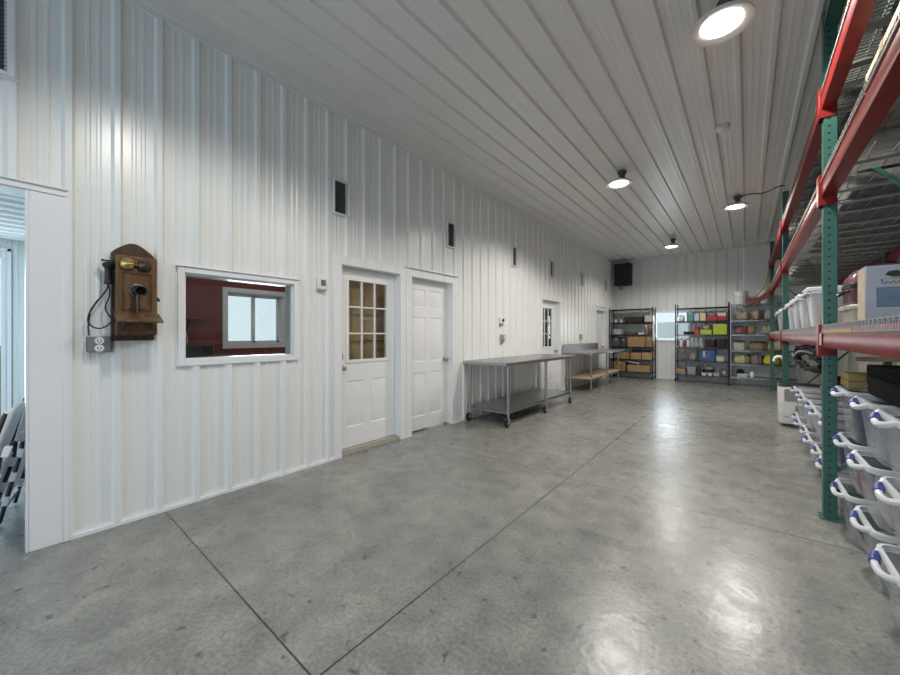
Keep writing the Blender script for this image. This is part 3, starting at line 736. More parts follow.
def jar(label, x, z, h, rad, m, lid, y=-.08, group=None, name='jar', cat='jar'):
    r = thing(name, label, cat, (x, RY + y, z), 0, group)
    MB().lathe([(rad * .9, 0), (rad, .012), (rad, h * .62), (rad * .82, h * .78), (rad * .5, h * .84)], 18).build('jar_body', m, r)
    MB().lathe([(rad * .6, h * .83), (rad * .62, h * .98), (rad * .55, h)], 18).build('cap', lid, r)
    return r
def sack(label, x0, x1, z, h, m, y=-.05, name='cloth_bundle', cat='bundle', seed=1, d=.3, group=None, tie=None):
    rn = random.Random(seed); w = x1 - x0
    r = thing(name, label, cat, ((x0 + x1) / 2, RY + y, z), 0, group)
    rings = []; n = 20
    prof = [(.7, 0), (.94, .08), (1, .3), (.97, .55), (.85, .8), (.55, .95), (.2, 1)]
    for (s, t) in prof:
        rings.append([(w / 2 * s * math.cos(2 * PI * k / n) * (1 + .1 * math.sin(k * 2.1 + seed + t * 3)), d / 2 * s * math.sin(2 * PI * k / n) * (1 + .1 * math.sin(k * 1.7 + seed)), h * t * (1 + .12 * math.sin(k * 1.3 + seed) * (t > .5))) for k in range(n)])
    MB().loft(rings, True, True).build('bundle_body', m, r)
    f = MB()
    for k in range(3): f.tube([(w * .3 * math.cos(k * 2.1 + seed + i * .12) * (1 - i * .06), d * .44 * (-1) + .01 * i, h * (.3 + .12 * i)) for i in range(5)], .006, 5)
    f.build('fold', tie or m, r)
    return r
def tray(label, x0, x1, z, h, m, y0=-.2, y1=.1, name='tray', cat='tray', group=None):
    r = thing(name, label, cat, ((x0 + x1) / 2, RY + (y0 + y1) / 2, z), 0, group); w, d = x1 - x0, y1 - y0
    MB().loft([rrect(w * .9, d * .9, 0, .02, 3), rrect(w, d, h, .025, 3)], True, False).build('tray_body', m, r)
    MB().loft([rrect(w * .97, d * .95, h - .008, .025, 3), rrect(w + .02, d + .02, h - .006, .03, 3), rrect(w + .02, d + .02, h, .03, 3), rrect(w * .97, d * .95, h, .025, 3)], False).build('rim', m, r)
    return r

# black shelving in the corner
z = Z1[4] + TOP
for k, (x, lab) in enumerate(((-3.13, 'pot of pale green leaves on top loaded shelf, nearest the corner'), (-2.97, 'pot of pale green leaves on top loaded shelf, beside dark wicker basket'))):
    r = thing('potted_plant', lab, 'plant', (x, RY - .1, z), 0, 'potted greens on the corner shelving')
    MB().lathe([(.035, 0), (.05, .1), (.052, .1), (.048, .1), (.044, .09)], 16, None, True, True).build('pot', M['whitep'], r)
    lv = MB(); rn = random.Random(k)
    for i in range(34):
        a = rn.random() * 6.28; e = rn.random() * 1.1; R_ = .03 + .03 * rn.random(); c = Vector((R_ * math.cos(a) * math.cos(e), R_ * math.sin(a) * math.cos(e), .12 + .12 * math.sin(e)))
        t = Vector((math.cos(a), math.sin(a), .3)) * .02; s = Vector((-math.sin(a), math.cos(a), .2)) * .016
        lv.add([c - t, c + s + Vector((0, 0, .006)), c + t, c - s], [(0, 1, 2, 3)])
    lv.build('leaves', col(.42, .5, .26), r)
bin_('dark brown wicker basket on top loaded shelf of corner shelving', -2.88, -2.34, z, .17, noisy('dark_wicker', (.03, .018, .014), (.075, .045, .035), 60, .7, bump=.4), name='wicker_basket', cat='basket')
carton('pale beige carton at window end of top loaded shelf, corner shelving', -2.31, -2.12, z, .19, col(.6, .52, .42), tape=False)
z = Z1[3] + TOP
carton('grey carton on second loaded shelf of corner shelving, nearest the corner', -3.17, -2.93, z, .17, col(.42, .4, .4))
tray('low brown tray on second loaded shelf of corner shelving', -2.87, -2.53, z, .075, col(.16, .11, .07))
tray('white shallow dish on second loaded shelf of corner shelving', -2.5, -2.32, z, .06, M['whitep'])
jar('brown bottle with white cap on second loaded shelf of corner shelving', -2.36 + .08, z, .27, .035, col(.28, .16, .1), M['whitep'], -.15)
carton('small dark brown carton behind brown bottle, second loaded shelf of corner shelving', -2.26, -2.13, z, .18, col(.2, .1, .06), -.05, .2)
z = Z1[2] + TOP
carton('big brown cardboard box on middle shelf of corner shelving', -2.77, -2.3, z, .31, col(.36, .22, .1))
carton('narrow brown cardboard box beside the big one, middle shelf of corner shelving', -2.285, -2.12, z, .3, col(.3, .17, .075))
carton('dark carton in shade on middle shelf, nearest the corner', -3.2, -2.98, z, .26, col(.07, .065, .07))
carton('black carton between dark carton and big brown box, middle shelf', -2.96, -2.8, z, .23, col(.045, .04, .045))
z = Z1[1] + TOP
carton('brown cardboard box behind table end, second shelf from floor of corner shelving', -3.0, -2.72, z, .2, col(.3, .18, .085))
carton('wide brown cardboard box, second shelf from floor of corner shelving', -2.69, -2.4, z, .2, col(.34, .22, .11))
carton('tan cardboard box at window end, second shelf from floor of corner shelving', -2.385, -2.12, z, .21, col(.4, .27, .13))
carton('navy flat box lying behind brown boxes, second shelf from floor', -2.7, -2.2, z + .215, .06, M['navy'], -.05, .2, tape=False)
z = Z1[0] + TOP
carton('tall brown cardboard box on lowest shelf of corner shelving, behind prep table', -3.16, -2.83, z, .29, col(.3, .18, .07))
carton('long brown cardboard box on lowest shelf of corner shelving', -2.78, -2.18, z, .2, col(.38, .23, .12))
tag(MB().tube([(-2.9, RY - .16, z + .335), (-2.45, RY - .2, z + .24)], .022, 10).build('cardboard_tube', col(.5, .49, .5)), 'pale grey tube lying across boxes on lowest corner shelf', 'tube')
o = thing('paper_towel_holder', 'white cloth strip hanging on the corner shelving post by window', 'towel', (-2.07, RY - RD / 2 - .045, 1.12))
MB().loft([rrect(.03, .02, 0, .008, 2), rrect(.04, .028, .03, .01, 2), rrect(.034, .024, .18, .01, 2), rrect(.044, .03, .27, .01, 2), rrect(.04, .026, .53, .01, 2), rrect(.03, .02, .56, .008, 2)], True, True).build('cloth', M['whitep'], o)
MB().tube([(0, 0, .55), (-.01, .01, .6), (-.025, .01, .58)], .004, 6).build('hook', M['blackm'], o)
o.name = 'hanging_towel'

# black shelving in front of the window
z = Z2[4] + TOP
carton('teal carton on top loaded shelf of window shelving', -1.28, -1.12, z, .24, col(.1, .3, .33))
carton('pale blue carton beside the teal one on window shelving', -1.105, -1.0, z, .2, col(.5, .64, .7), tape=False)
carton('cream yellow carton on top loaded shelf of window shelving', -.98, -.85, z, .21, col(.68, .57, .33), tape=False)
carton('long red carton on top loaded shelf of window shelving', -.83, -.61, z, .13, col(.42, .03, .06), tape=False)
carton('red carton at rack end of top loaded shelf, window shelving', -.6, -.41, z, .11, col(.4, .025, .045), tape=False)
carton('white and pink package lying on the red cartons of window shelving', -.6, -.42, z + .112, .09, col(.66, .5, .52), tape=False)
carton('small dark package on the long red carton of window shelving', -.8, -.65, z + .132, .06, col(.2, .22, .2), tape=False)
sack('white bag shape standing for window brightness on top loaded shelf', -1.5, -1.33, z, .16, M['whitep'], seed=3, name='pale_bag_shape', cat='bag')  # white shape stands for window brightness seen through the shelf
z = Z2[3] + TOP
tray('black flat tray on second loaded shelf of window shelving', -1.36, -1.11, z, .08, M['black'])
carton('red orange carton on second loaded shelf of window shelving', -1.1, -.99, z, .14, col(.5, .07, .04), tape=False)
carton('small dark red carton stacked on the red orange carton', -1.09, -1.01, z + .142, .07, col(.3, .03, .03), tape=False)
carton('low lime and white carton on second loaded shelf of window shelving', -.97, -.72, z, .13, col(.42, .5, .06), tape=False)
sack('brown pink package lying on the low lime carton of window shelving', -.93, -.73, z + .134, .13, col(.36, .26, .22), seed=5, name='wrapped_package', cat='package')
carton('tall lime green carton at rack end of window shelving', -.69, -.4, z, .27, col(.42, .52, .04), tape=False)
z = Z2[2] + TOP
for k, (x, m, lab) in enumerate(((-1.41, M['whitep'], 'white squeeze bottle nearest the window, third loaded shelf of window shelving'), (-1.33, col(.26, .06, .16), 'purple bottle beside white bottle on window shelving'), (-1.25, M['whitep'], 'white capped bottle between purple bottle and clear jars'))):
    jar(lab, x, z, .23, .034, m, M['whitep'] if k == 1 else col(.25, .06, .16), -.12, name='squeeze_bottle', cat='bottle')
for k, (x, lab) in enumerate(((-1.16, 'clear plastic jar beside white bottle on window shelving'), (-1.06, 'clear plastic jar in the middle of window shelving'), (-.96, 'clear plastic jar beside dark wire basket on window shelving'))):
    jar(lab, x, z, .24, .045, M['plasticw'], M['whitep'], -.1)
bin_('dark brown mesh basket in the middle of window shelving', -.88, -.64, z, .22, col(.035, .025, .025), name='mesh_basket', cat='basket')
bin_('dark brown mesh basket at rack end of window shelving', -.63, -.4, z, .24, col(.03, .02, .02), name='mesh_basket', cat='basket')
z = Z2[1] + TOP
bin_('clear lidded bin of grey goods on window shelving, second from floor', -1.5, -1.02, z, .3, M['plastic'], lid=M['plasticw'])
sack('grey cloth bundle inside the clear lidded bin on window shelving', -1.44, -1.25, z + .012, .2, col(.16, .15, .16), seed=8, d=.24)
sack('beige cloth bundle inside the clear lidded bin on window shelving', -1.22, -1.07, z + .012, .21, col(.5, .38, .31), seed=9, d=.24)
r = carton('blue printed carton on window shelving, second shelf from floor', -.97, -.65, z, .29, col(.04, .1, .25), tape=False)
MB().box(-.1, -.05, -.2025, -.2005, .1, .26).build('label_panel', col(.4, .5, .65), r); MB().prism([(-.2025, -.03), (-.2025, .02), (-.2025, .02)][:0] or [(.08, -.03), (.12, -.03), (.24, .05), (.2, .05)], -.2025, -.2005, 'y').build('label_stripe', col(.5, .12, .2), r)
r = tray('small white wicker bowl on window shelving, second shelf from floor', -.63, -.45, z, .14, col(.6, .55, .46), -.2, -.02, name='wicker_bowl', cat='bowl')
z = Z2[0] + TOP
carton('amber flat box on lowest shelf of window shelving', -1.5, -1.31, z + .05, .1, col(.38, .25, .1), tape=False)
tray('white shallow tray under the amber box on window shelving', -1.5, -1.29, z, .045, col(.45, .45, .5))
bin_('grey blue lidded bin on lowest shelf of window shelving', -1.28, -1.06, z, .22, col(.32, .37, .39), lid=col(.4, .44, .45))
jar('dark olive bottle on lowest shelf of window shelving', -1.0, z, .25, .04, col(.06, .05, .025), M['black'], -.1, name='oil_bottle', cat='bottle')
tray('white dish in middle of lowest shelf, window shelving', -.94, -.83, z, .07, M['whitep'], -.2, -.06, name='dish', cat='dish')
tray('white dish beside another on lowest shelf, nearer rack', -.81, -.71, z, .07, M['whitep'], -.2, -.06, name='dish', cat='dish')
bin_('black tub behind white dishes on lowest shelf of window shelving', -.95, -.66, z, .15, M['black'], 0, .18)
tray('cream bowl resting on the black tub of window shelving', -.87, -.72, z + .152, .07, col(.6, .55, .45), .01, .16, name='bowl', cat='bowl')
tray('beige pan on lowest shelf of window shelving', -.69, -.55, z, .09, col(.5, .43, .36), -.2, -.02, name='pan', cat='pan')
o = thing('cake_ring_pan', 'dark ring pan standing on edge on lowest window shelf', 'pan', (-.46, RY - .1, z + .11))
MB().tube([(.085 * math.cos(2 * PI * k / 24), 0, .085 * math.sin(2 * PI * k / 24)) for k in range(25)], .022, 10, False).build('ring', M['dgrey'], o)
MB().lathe([(.03, -.02), (.03, .02)], 14, Matrix.Rotation(PI / 2, 4, 'X')).build('centre_tube', M['galv'], o)

# chrome shelving
z = Z3[5] + TOP
def bucket(label, x, s=1):
    r = thing('plastic_bucket', label, 'bucket', (x, RY, z), 0, 'white buckets on the chrome shelving')
    MB().lathe([(.125 * s, 0), (.13 * s, .01), (.148 * s, .3), (.155 * s, .3), (.155 * s, .315)], 28, None, True, True).build('bucket_body', M['whitep'], r)
    MB().lathe([(.158 * s, .31), (.158 * s, .335), (.14 * s, .34)], 28).build('lid', M['whitep'], r)
    MB().tube([(.155 * s * math.cos(a * PI / 10), -.155 * s * math.sin(a * PI / 10) * .8 - .02, .28 - .1 * math.sin(a * PI / 10)) for a in range(11)], .004, 5).build('handle', M['galv'], r)
    return r
bucket('white lidded bucket on chrome shelving, nearest window shelving', -.13)
bucket('white lidded bucket on chrome shelving, behind rack post', .32, .8)
carton('small brown grey carton between the two white buckets', .04, .16, z, .14, col(.2, .16, .15), tape=False)
z = Z3[4] + TOP
sack('wide tan sack on upper shelf of chrome shelving', -.25, .08, z, .22, col(.34, .27, .2), seed=11)
sack('round tan bundle beside wide sack on chrome shelving', .1, .27, z, .25, col(.4, .29, .2), seed=12, d=.2)
sack('grey clear bag on upper shelf of chrome shelving, nearest rack', .33, .66, z, .24, M['plasticw'], seed=13, name='pale_bag_shape', cat='bag')
z = Z3[3] + TOP
sack('reddish pink bundle in third tier of chrome shelving', -.24, -.0, z, .17, col(.3, .11, .11), seed=14)
sack('tan brown bundle beside reddish bundle on chrome shelving', .01, .17, z, .25, col(.33, .22, .13), seed=15, d=.18)
bin_('clear bin of beige goods on chrome shelving', .22, .6, z, .29, M['plastic'], lid=M['plasticw'])
sack('beige bundle inside the clear bin on chrome shelving', .27, .5, z + .012, .2, col(.4, .36, .3), seed=16, d=.22)
z = Z3[2] + TOP
bin_('cream open bin on chrome shelving beside leopard print cloth', -.28, -.03, z, .2, col(.5, .5, .42), y1=.09)
r = sack('brown leopard print cloth bundle on chrome shelving', -.0, .38, z, .17, noisy('leopard_cloth', (.05, .03, .02), (.42, .32, .16), 45, .8, detail=1), seed=17)
sack('cream cloth bundle beside leopard print on chrome shelving', .4, .72, z, .24, col(.5, .46, .3), seed=18)
z = Z3[1] + TOP
sack('pale green yellow bundle on chrome shelving, second tier from floor', -.27, .06, z, .22, col(.4, .42, .2), seed=19)
sack('mauve cloth bundle on chrome shelving, second tier from floor', .07, .3, z, .25, col(.25, .19, .2), seed=20)
sack('bright yellow bag on chrome shelving nearest rack', .32, .66, z, .27, col(.55, .52, .04), seed=21, name='yellow_bag', cat='bag')
z = Z3[0] + TOP
tray('white dish on lowest tier of chrome shelving', -.2, .02, z, .06, M['whitep'], name='dish', cat='dish')
sack('black bundle behind white dish, lowest tier of chrome shelving', -.22, -.05, z, .16, M['black'], y=.16, seed=22, d=.08)
jar('white jug on lowest tier of chrome shelving', .1, z, .15, .05, M['whitep'], M['whitep'], -.12, name='jug', cat='jug')

for lv, x0, x1, h, c, lab in ((4, -.2, .0, .2, (.22, .17, .13), 'brown carton behind the wide tan sack on chrome shelving'), (4, .12, .34, .24, (.3, .24, .19), 'tan carton behind round tan bundle on chrome shelving'),
                           (3, -.26, -.06, .22, (.1, .12, .12), 'dark teal carton behind reddish pink bundle on chrome shelving'), (3, -.03, .16, .2, (.26, .15, .1), 'brown carton behind tan brown bundle on chrome shelving'),
                           (2, -.26, -.04, .24, (.17, .16, .12), 'olive carton behind cream bin on chrome shelving'), (2, .05, .4, .22, (.11, .08, .06), 'dark brown carton behind leopard print cloth'),
                           (1, -.2, .1, .23, (.16, .15, .1), 'dark olive carton behind pale green yellow bundle'), (1, .15, .5, .2, (.13, .14, .16), 'slate carton behind mauve bundle on chrome shelving')):
    carton(lab, x0, x1, Z3[lv] + TOP, h, col(*c), .125, .215, tape=False)

# ------------------------------------------------------------ pallet rack
FX, DEP = .455, 1.0
PY = [-.09, 3.67, 7.44, 11.22]
rk = thing('pallet_rack', 'long pallet rack with green uprights and red beams along the aisle', 'rack', (0, 0, 0))
def post_mb():
    w = .04; e = .029; t = 3.45
    m = MB()
    # rolled channel: near face, aisle face, back returns
    m.box(-w, e, -w, -w + .004, 0, t); m.box(-w, -w + .004, -w, w, 0, t); m.box(-w, e, w - .004, w, 0, t)
    m.box(e - .004, e, -w, -w + .02, 0, t).box(e - .004, e, w - .02, w, 0, t)
    return m
pm = None
for yy in PY:
    for x, rz in ((FX, 0), (FX + DEP, 0)):
        if pm is None:
            pm = post_mb().build('upright_post', M['green'], rk, .003); p = pm
        else:
            p = pm.copy(); C.objects.link(p); p.parent = rk
        p.location = (x, yy, 0)
        fp = MB().box(-.06, .07, -.065, .065, 0, .006).build('foot_plate', M['greenp'], p)
    def brace(a, b): MB().tube([a, b], .016, 4).build('brace', M['greenp'], rk)
    x0, x1 = FX + .03, FX + DEP - .03
    for zz in (.2, 3.38): brace((x0, yy, zz), (x1, yy, zz))
    for za, zb in ((2.62, 1.48), (.34, 1.44), (2.68, 3.34)): brace((x0, yy, za), (x1, yy, zb))
def beam(y0, y1, xf, z1, sgn):
    """step beam with its end connectors; outer face at xf"""
    z0 = z1 - .127; s = sgn
    poly = [(z0, xf), (z0 + .004, xf - s * .002), (z1 - .05, xf - s * .002), (z1 - .046, xf), (z1, xf), (z1, xf + s * .042), (z1 - .04, xf + s * .042), (z1 - .04, xf + s * .07), (z0, xf + s * .07)]
    if s < 0: poly = poly[::-1]
    m = MB().prism(poly, y0, y1, 'y')
    o = m.build('beam', M['red'], rk)
    for yy, d in ((y0, -1), (y1, 1)):
        ya, yb = sorted((yy - d * .004, yy + d * .045))
        c = MB().box(min(xf - s * .012, xf + s * .074), max(xf - s * .012, xf + s * .074), min(yy, yy - d * .006), max(yy, yy - d * .006), z0 - .06, z1 + .03)
        c.box(min(xf - s * .016, xf - s * .006), max(xf - s * .016, xf - s * .006), ya, yb, z0 - .06, z1 + .03)
        c.build('connector', M['red'], o, .002)
    return o
LV = (1.332, 2.385, 3.0)
def deck(y0, y1, z, lip):
    m = MB(); x0, x1 = FX - .045, FX + DEP + .03; r = .0032
    n = 9; xs = [x0 + .05 + (x1 - x0 - .1) * k / n for k in range(n + 1)]
    for x in xs: m.box(x - r, x + r, y0, y1, z + .0, z + .0064)
    k = int((y1 - y0) / .034)
    for i in range(k + 1):
        y = y0 + (y1 - y0) * i / k
        m.box(x0, x1, y - r, y + r, z + .0064, z + .0128)
        m.box(x0 - .006, x0, y - r, y + r, z - .03, z + .0128); m.box(x1, x1 + .006, y - r, y + r, z - .03, z + .0128)
    m.box(x0 - .012, x0 - .006, y0, y1, z - .03, z - .024)
    # a raised front kerb of bent wires
    if lip:
        for i in range(0, k + 1, 2):
            y = y0 + (y1 - y0) * i / k; m.box(x0 - .004, x0 + .005, y - .009, y + .009, z, z + .024)
        m.box(x0 - .003, x0 + .004, y0, y1, z + .021, z + .026)
    d = m.build('wire_deck', M['wire'], rk)
    c = MB()
    for q in (.2, .5, .8):
        y = y0 + (y1 - y0) * q; c.box(x0 + .06, x1 - .06, y - .035, y + .035, z - .018, z - .001)
    c.build('deck_channel', M['wire'], d)
for b in range(3):
    ya, yb = PY[b] + .043, PY[b + 1] - .043
    for i, zt in enumerate(LV):
        beam(ya, yb, FX - .05, zt, 1); beam(ya, yb, FX + DEP + .05, zt, -1)
        for k in range(3):
            L_ = (yb - ya) / 3; deck(ya + L_ * k + .01, ya + L_ * (k + 1) - .01, zt + .001, True)
tb = MB().box(FX - .035, FX - .03, PY[0], PY[1], 3.452, 3.52).box(FX + .035, FX + .04, PY[0], PY[1], 3.452, 3.52).box(FX - .035, FX + .04, PY[0], PY[1], 3.452, 3.457)
for k in range(30): tb.box(FX - .03, FX - .01, PY[0] + .1 + k * .12, PY[0] + .13 + k * .12, 3.457, 3.5)
tb.build('top_rail', M['greenp'], rk)
MB().box(FX - .042, FX - .012, PY[1] - .02, PY[1] + .03, 3.45, 3.58).build('post_extension', M['dgrey'], rk)
lb = MB().box(FX - .062, FX - .058, PY[1] - .118, PY[1] - .06, 1.218, 1.3); lb.build('bay_label', col(.55, .5, .5), rk)
MB().box(FX - .0525, FX - .05, PY[1] - 1.0, PY[1] - .12, 1.295, 1.322).build('warning_strip', col(.5, .3, .08), rk)
MB().box(FX - .0525, FX - .0502, PY[1] + 1.9, PY[1] + 1.92, 1.22, 1.33).build('beam_seam', col(.6, .45, .42), rk)
DZ = LV[0] + .0145

# ------------------------------------------------------------ totes
def tote(label, loc, L=.56, Wd=.38, h=.33, lid=False, group=None, rz=0, latch='blue', body='plastic'):
    """length L across the rack (x), width Wd along the aisle (y)"""
    r = thing('storage_tote', label, 'tote', loc, rz, group)
    b = MB().loft([rrect(L * .8, Wd * .8, 0, .04), rrect(L * .84, Wd * .84, .008, .045), rrect(L * .9, Wd * .9, h * .5, .045), rrect(L * .955, Wd * .955, h * .9, .045)], True, False)
    b.build('tote_body', M[body], r)
    MB().loft([rrect(L * .95, Wd * .95, h * .87, .045), rrect(L, Wd, h * .87, .05), rrect(L * 1.01, Wd * 1.01, h * .93, .05), rrect(L, Wd, h * .96, .05), rrect(L * .95, Wd * .95, h * .96, .045)], False).build('rim', M['rim'], r)
    for s in (-1, 1):
        p = [(s * (L / 2 - .01), -Wd * .36, h * .93), (s * (L / 2 + .022), -Wd * .22, h * .86), (s * (L / 2 + .03), 0, h * .82), (s * (L / 2 + .022), Wd * .22, h * .86), (s * (L / 2 - .01), Wd * .36, h * .93)]
        sp = smooth(p, 3)
        hd_ = MB().tube(sp, .014, 8).build('handle', M['rim' if not lid else 'whitep'], r)
        if lid:
            MB().loft([rrect(.02, .06, h * .8, .008, 2, s * (L / 2 + .012), 0), rrect(.03, .065, h * .9, .012, 2, s * (L / 2 + .016), 0), rrect(.02, .06, h * .94, .008, 2, s * (L / 2 + .012), 0)], True, True).build('latch', M[latch], hd_)
        else:
            i0, i1 = int(len(sp) * .6), int(len(sp) * .8); MB().tube(sp[i0:i1], .0185, 10).build('latch', M[latch], hd_)
    if lid:
        MB().loft([rrect(L * 1.0, Wd * 1.0, h * .955, .05), rrect(L * 1.06, Wd * 1.04, h * .94, .05), rrect(L * 1.07, Wd * 1.05, h * 1.0, .05), rrect(L * 1.0, Wd * .99, h * 1.03, .05), rrect(L * .9, Wd * .9, h * 1.015, .04)], True, True).build('lid', M['whitep'], r)
    return r
def content(label, loc, w, d, h, m, name='folded_cloth', cat='cloth', seed=0):
    r = thing(name, label, cat, loc)
    s = MB(); rn = random.Random(seed); n = max(2, int(h / .05))
    for k in range(n):
        a = .012 * rn.random(); s.loft([rrect(w - a, d - a, h * k / n, .02, 3), rrect(w + .006 - a, d + .006 - a, h * (k + .5) / n, .025, 3), rrect(w - a, d - a, h * (k + .96) / n, .02, 3)], True, True)
    s.build('folds', m, r)
    return r
# bay beside the camera: three stacks of three
TX = .745
places = ['behind the nearest green upright', 'second from the nearest green upright', 'third from the nearest green upright']
SY = (3.40, 2.9, 2.40)
tiers = ['bottom', 'middle', 'top']
g0 = 'clear totes stacked three high under the near rack bay'
first = tote('bottom clear tote of the stack behind the nearest green upright', (TX, SY[0], .002), .56, .40, .325, group=g0)
for k, y in enumerate(SY):
    for t in range(3):
        if k == 0 and t == 0: continue
        dup(first, (TX + .012 * ((k + t) % 2), y, .002 + t * .316), None, '%s clear tote of the stack %s' % (tiers[t], places[k]), g0)
content('dark blue folded cloth in top tote behind the nearest green upright', (TX - .02, SY[0], .645), .40, .27, .2, M['navy'], seed=1)
content('dark grey folded cloth in bottom tote behind the nearest green upright', (TX, SY[0], .014), .38, .26, .2, col(.05, .055, .075), seed=2)
content('red folded cloth in middle tote behind the nearest green upright', (TX - .05, SY[0] - .02, .33), .3, .24, .1, col(.3, .03, .035), seed=3)
content('navy folded cloth lying on the red cloth in the middle tote', (TX - .04, SY[0] - .01, .432), .3, .24, .08, M['navy'], seed=4)
content('pale grey blue linens in top tote second from the nearest upright', (TX, SY[1], .645), .4, .27, .18, col(.36, .38, .43), seed=5)
content('off white linens in middle tote second from the nearest upright', (TX, SY[1], .33), .4, .27, .2, col(.5, .48, .45), seed=6)
content('beige linens in bottom tote second from the nearest upright', (TX, SY[1], .014), .4, .27, .2, col(.42, .4, .37), seed=7)
content('pale linens in middle tote third from the nearest upright', (TX, SY[2], .33), .4, .27, .2, col(.5, .48, .47), seed=8)
content('grey linens in top tote third from the nearest upright', (TX, SY[2], .645), .4, .27, .2, col(.33, .35, .4), seed=9)
# far bay: two-high stacks
g1 = 'clear totes stacked two high beyond the nearest green upright'
nm = ['first', 'second', 'third', 'fourth', 'fifth', 'sixth']
for k in range(6):
    y = 4.0 + k * .43
    for t in range(2):
        dup(first, (TX - .01 + .014 * ((k + t) % 2), y, .002 + t * .328), None, '%s tote, %s stack beyond the nearest green upright' % ('lower' if t == 0 else 'upper', nm[k]), g1)
    if k < 4:
        content('%s folded cloth in upper tote of %s stack beyond nearest upright' % (['slate blue', 'lilac grey', 'dark grey', 'white'][k], nm[k]), (TX - .01, y, .342), .42, .27, .2, [col(.1, .11, .18), col(.22, .21, .3), col(.12, .12, .14), col(.5, .5, .5)][k], seed=20 + k)
        content('%s folded cloth in lower tote of %s stack beyond nearest upright' % (['white', 'beige', 'navy', 'pale grey'][k], nm[k]), (TX - .01, y, .014), .42, .27, .2, [col(.5, .5, .5), col(.45, .4, .34), M['navy'], col(.4, .4, .42)][k], seed=30 + k)
# white-lidded totes on the first level
g2 = 'white lidded totes on the rack shelf'
UX = .69
l1 = tote('white lidded clear tote on rack shelf, nearest of its row', (UX, 4.87, DZ), .5, .34, .375, True, g2, 0, 'black', 'plasticw')
for y, lab in ((5.63, 'white lidded clear tote on rack shelf, second of its row'), (6.31, 'white lidded clear tote on rack shelf, third of its row'), (7.03, 'white lidded clear tote on rack shelf, just before the second upright'),
               (8.42, 'white lidded tote in the farthest rack bay, nearer of two'), (9.25, 'white lidded tote in the farthest rack bay, farther of two')):
    dup(l1, (UX, y, DZ), None, lab)
for k, (y, m, lab) in enumerate(((4.87, col(.5, .38, .26), 'tan goods inside the nearest white lidded tote'), (5.63, col(.52, .5, .48), 'pale cloths inside the second white lidded tote'), (6.31, col(.12, .12, .2), 'dark blue goods inside the third white lidded tote'), (7.03, col(.4, .4, .42), 'grey cloths inside the fourth white lidded tote'))):
    content(lab, (UX, y, DZ + .012), .36, .22, .17, m, seed=40 + k)

# grey-blue box, suitcase and bin at the near upright
bx = thing('appliance_box', 'pale blue-grey printed box with blue panel on the rack shelf', 'box', (.74, 2.9, DZ))
MB().box(-.265, .3, -.085, .085, 0, .296).build('box_body', col(.44, .46, .53), bx, .003)
MB().box(-.262, .298, -.083, .083, .296, .303).build('box_lid', col(.07, .08, .13), bx)
MB().box(-.2665, -.2655, -.08, .08, .01, .29).build('side_panel', col(.5, .42, .3), bx)
pn = MB().box(-.228, .2, -.0865, -.085, .085, .185).build('window_panel', col(.13, .19, .28), bx)
MB().box(-.22, .19, -.0875, -.0865, .091, .132).build('lower_pane', col(.15, .22, .32), pn); MB().box(-.22, .19, -.0875, -.0865, .136, .179).build('upper_pane', col(.17, .24, .34), pn)
MB().prism([(-.11 + 0, .235), (-.07, .228), (-.02, .226), (.06, .224), (.06, .262), (.0, .268), (-.05, .262), (-.09, .256)][0:0] or [(.228, -.18), (.224, -.13), (.222, -.06), (.222, .0), (.266, .0), (.272, -.06), (.266, -.12), (.258, -.16)], -.0875, -.085, 'y').build('picture', col(.42, .26, .1), bx)
MB().prism([(.248, -.2), (.238, -.178), (.236, -.15), (.252, -.142), (.268, -.16), (.264, -.188)], -.0885, -.085, 'y').build('picture_dark', M['black'], bx)  # black part of the printed picture
sq = [(-.215 + .004 * i + .003 * math.sin(i * 1.9), -.0865, .207 + .008 * math.sin(i * 1.35) + (.012 if i in (0, 1, 12) else 0)) for i in range(28)]
MB().tube(smooth(sq, 1), .0012, 5).build('script_lettering', M['black'], bx)
o = thing('lidded_bin', 'beige lidded bin under the burgundy suitcase on rack shelf', 'bin', (.665, 3.395, DZ))
MB().loft([rrect(.33, .33, 0, .02, 3), rrect(.35, .35, .1, .02, 3)], True, True).build('bin_body', col(.5, .47, .4), o)
MB().loft([rrect(.375, .37, .1, .025, 3), rrect(.38, .375, .118, .025, 3), rrect(.36, .355, .128, .025, 3)], True, True).build('lid', col(.56, .54, .48), o)
su = thing('suitcase', 'burgundy suitcase with black band on beige bin beside green upright', 'suitcase', (.69, 3.385, DZ + .13))
MB().loft([rrect(.36, .33, 0, .05), rrect(.4, .36, .02, .06), rrect(.4, .36, .1, .06)], True, True).build('shell', col(.1, .025, .03, .4), su)
MB().loft([rrect(.4, .36, .128, .06), rrect(.39, .35, .17, .06), rrect(.34, .31, .21, .07), rrect(.24, .22, .228, .07)], True, True).build('shell', col(.2, .075, .085, .25), su)
MB().loft([rrect(.405, .365, .1, .06), rrect(.41, .37, .105, .06), rrect(.41, .37, .125, .06), rrect(.405, .365, .13, .06)], True, True).build('zip_band', M['black'], su)
MB().tube(smooth([(-.205, .02, .08), (-.235, .02, .075), (-.24, -.04, .06), (-.24, -.1, .06), (-.235, -.15, .075), (-.205, -.15, .08)]), .009, 8).build('handle', M['black'], su)
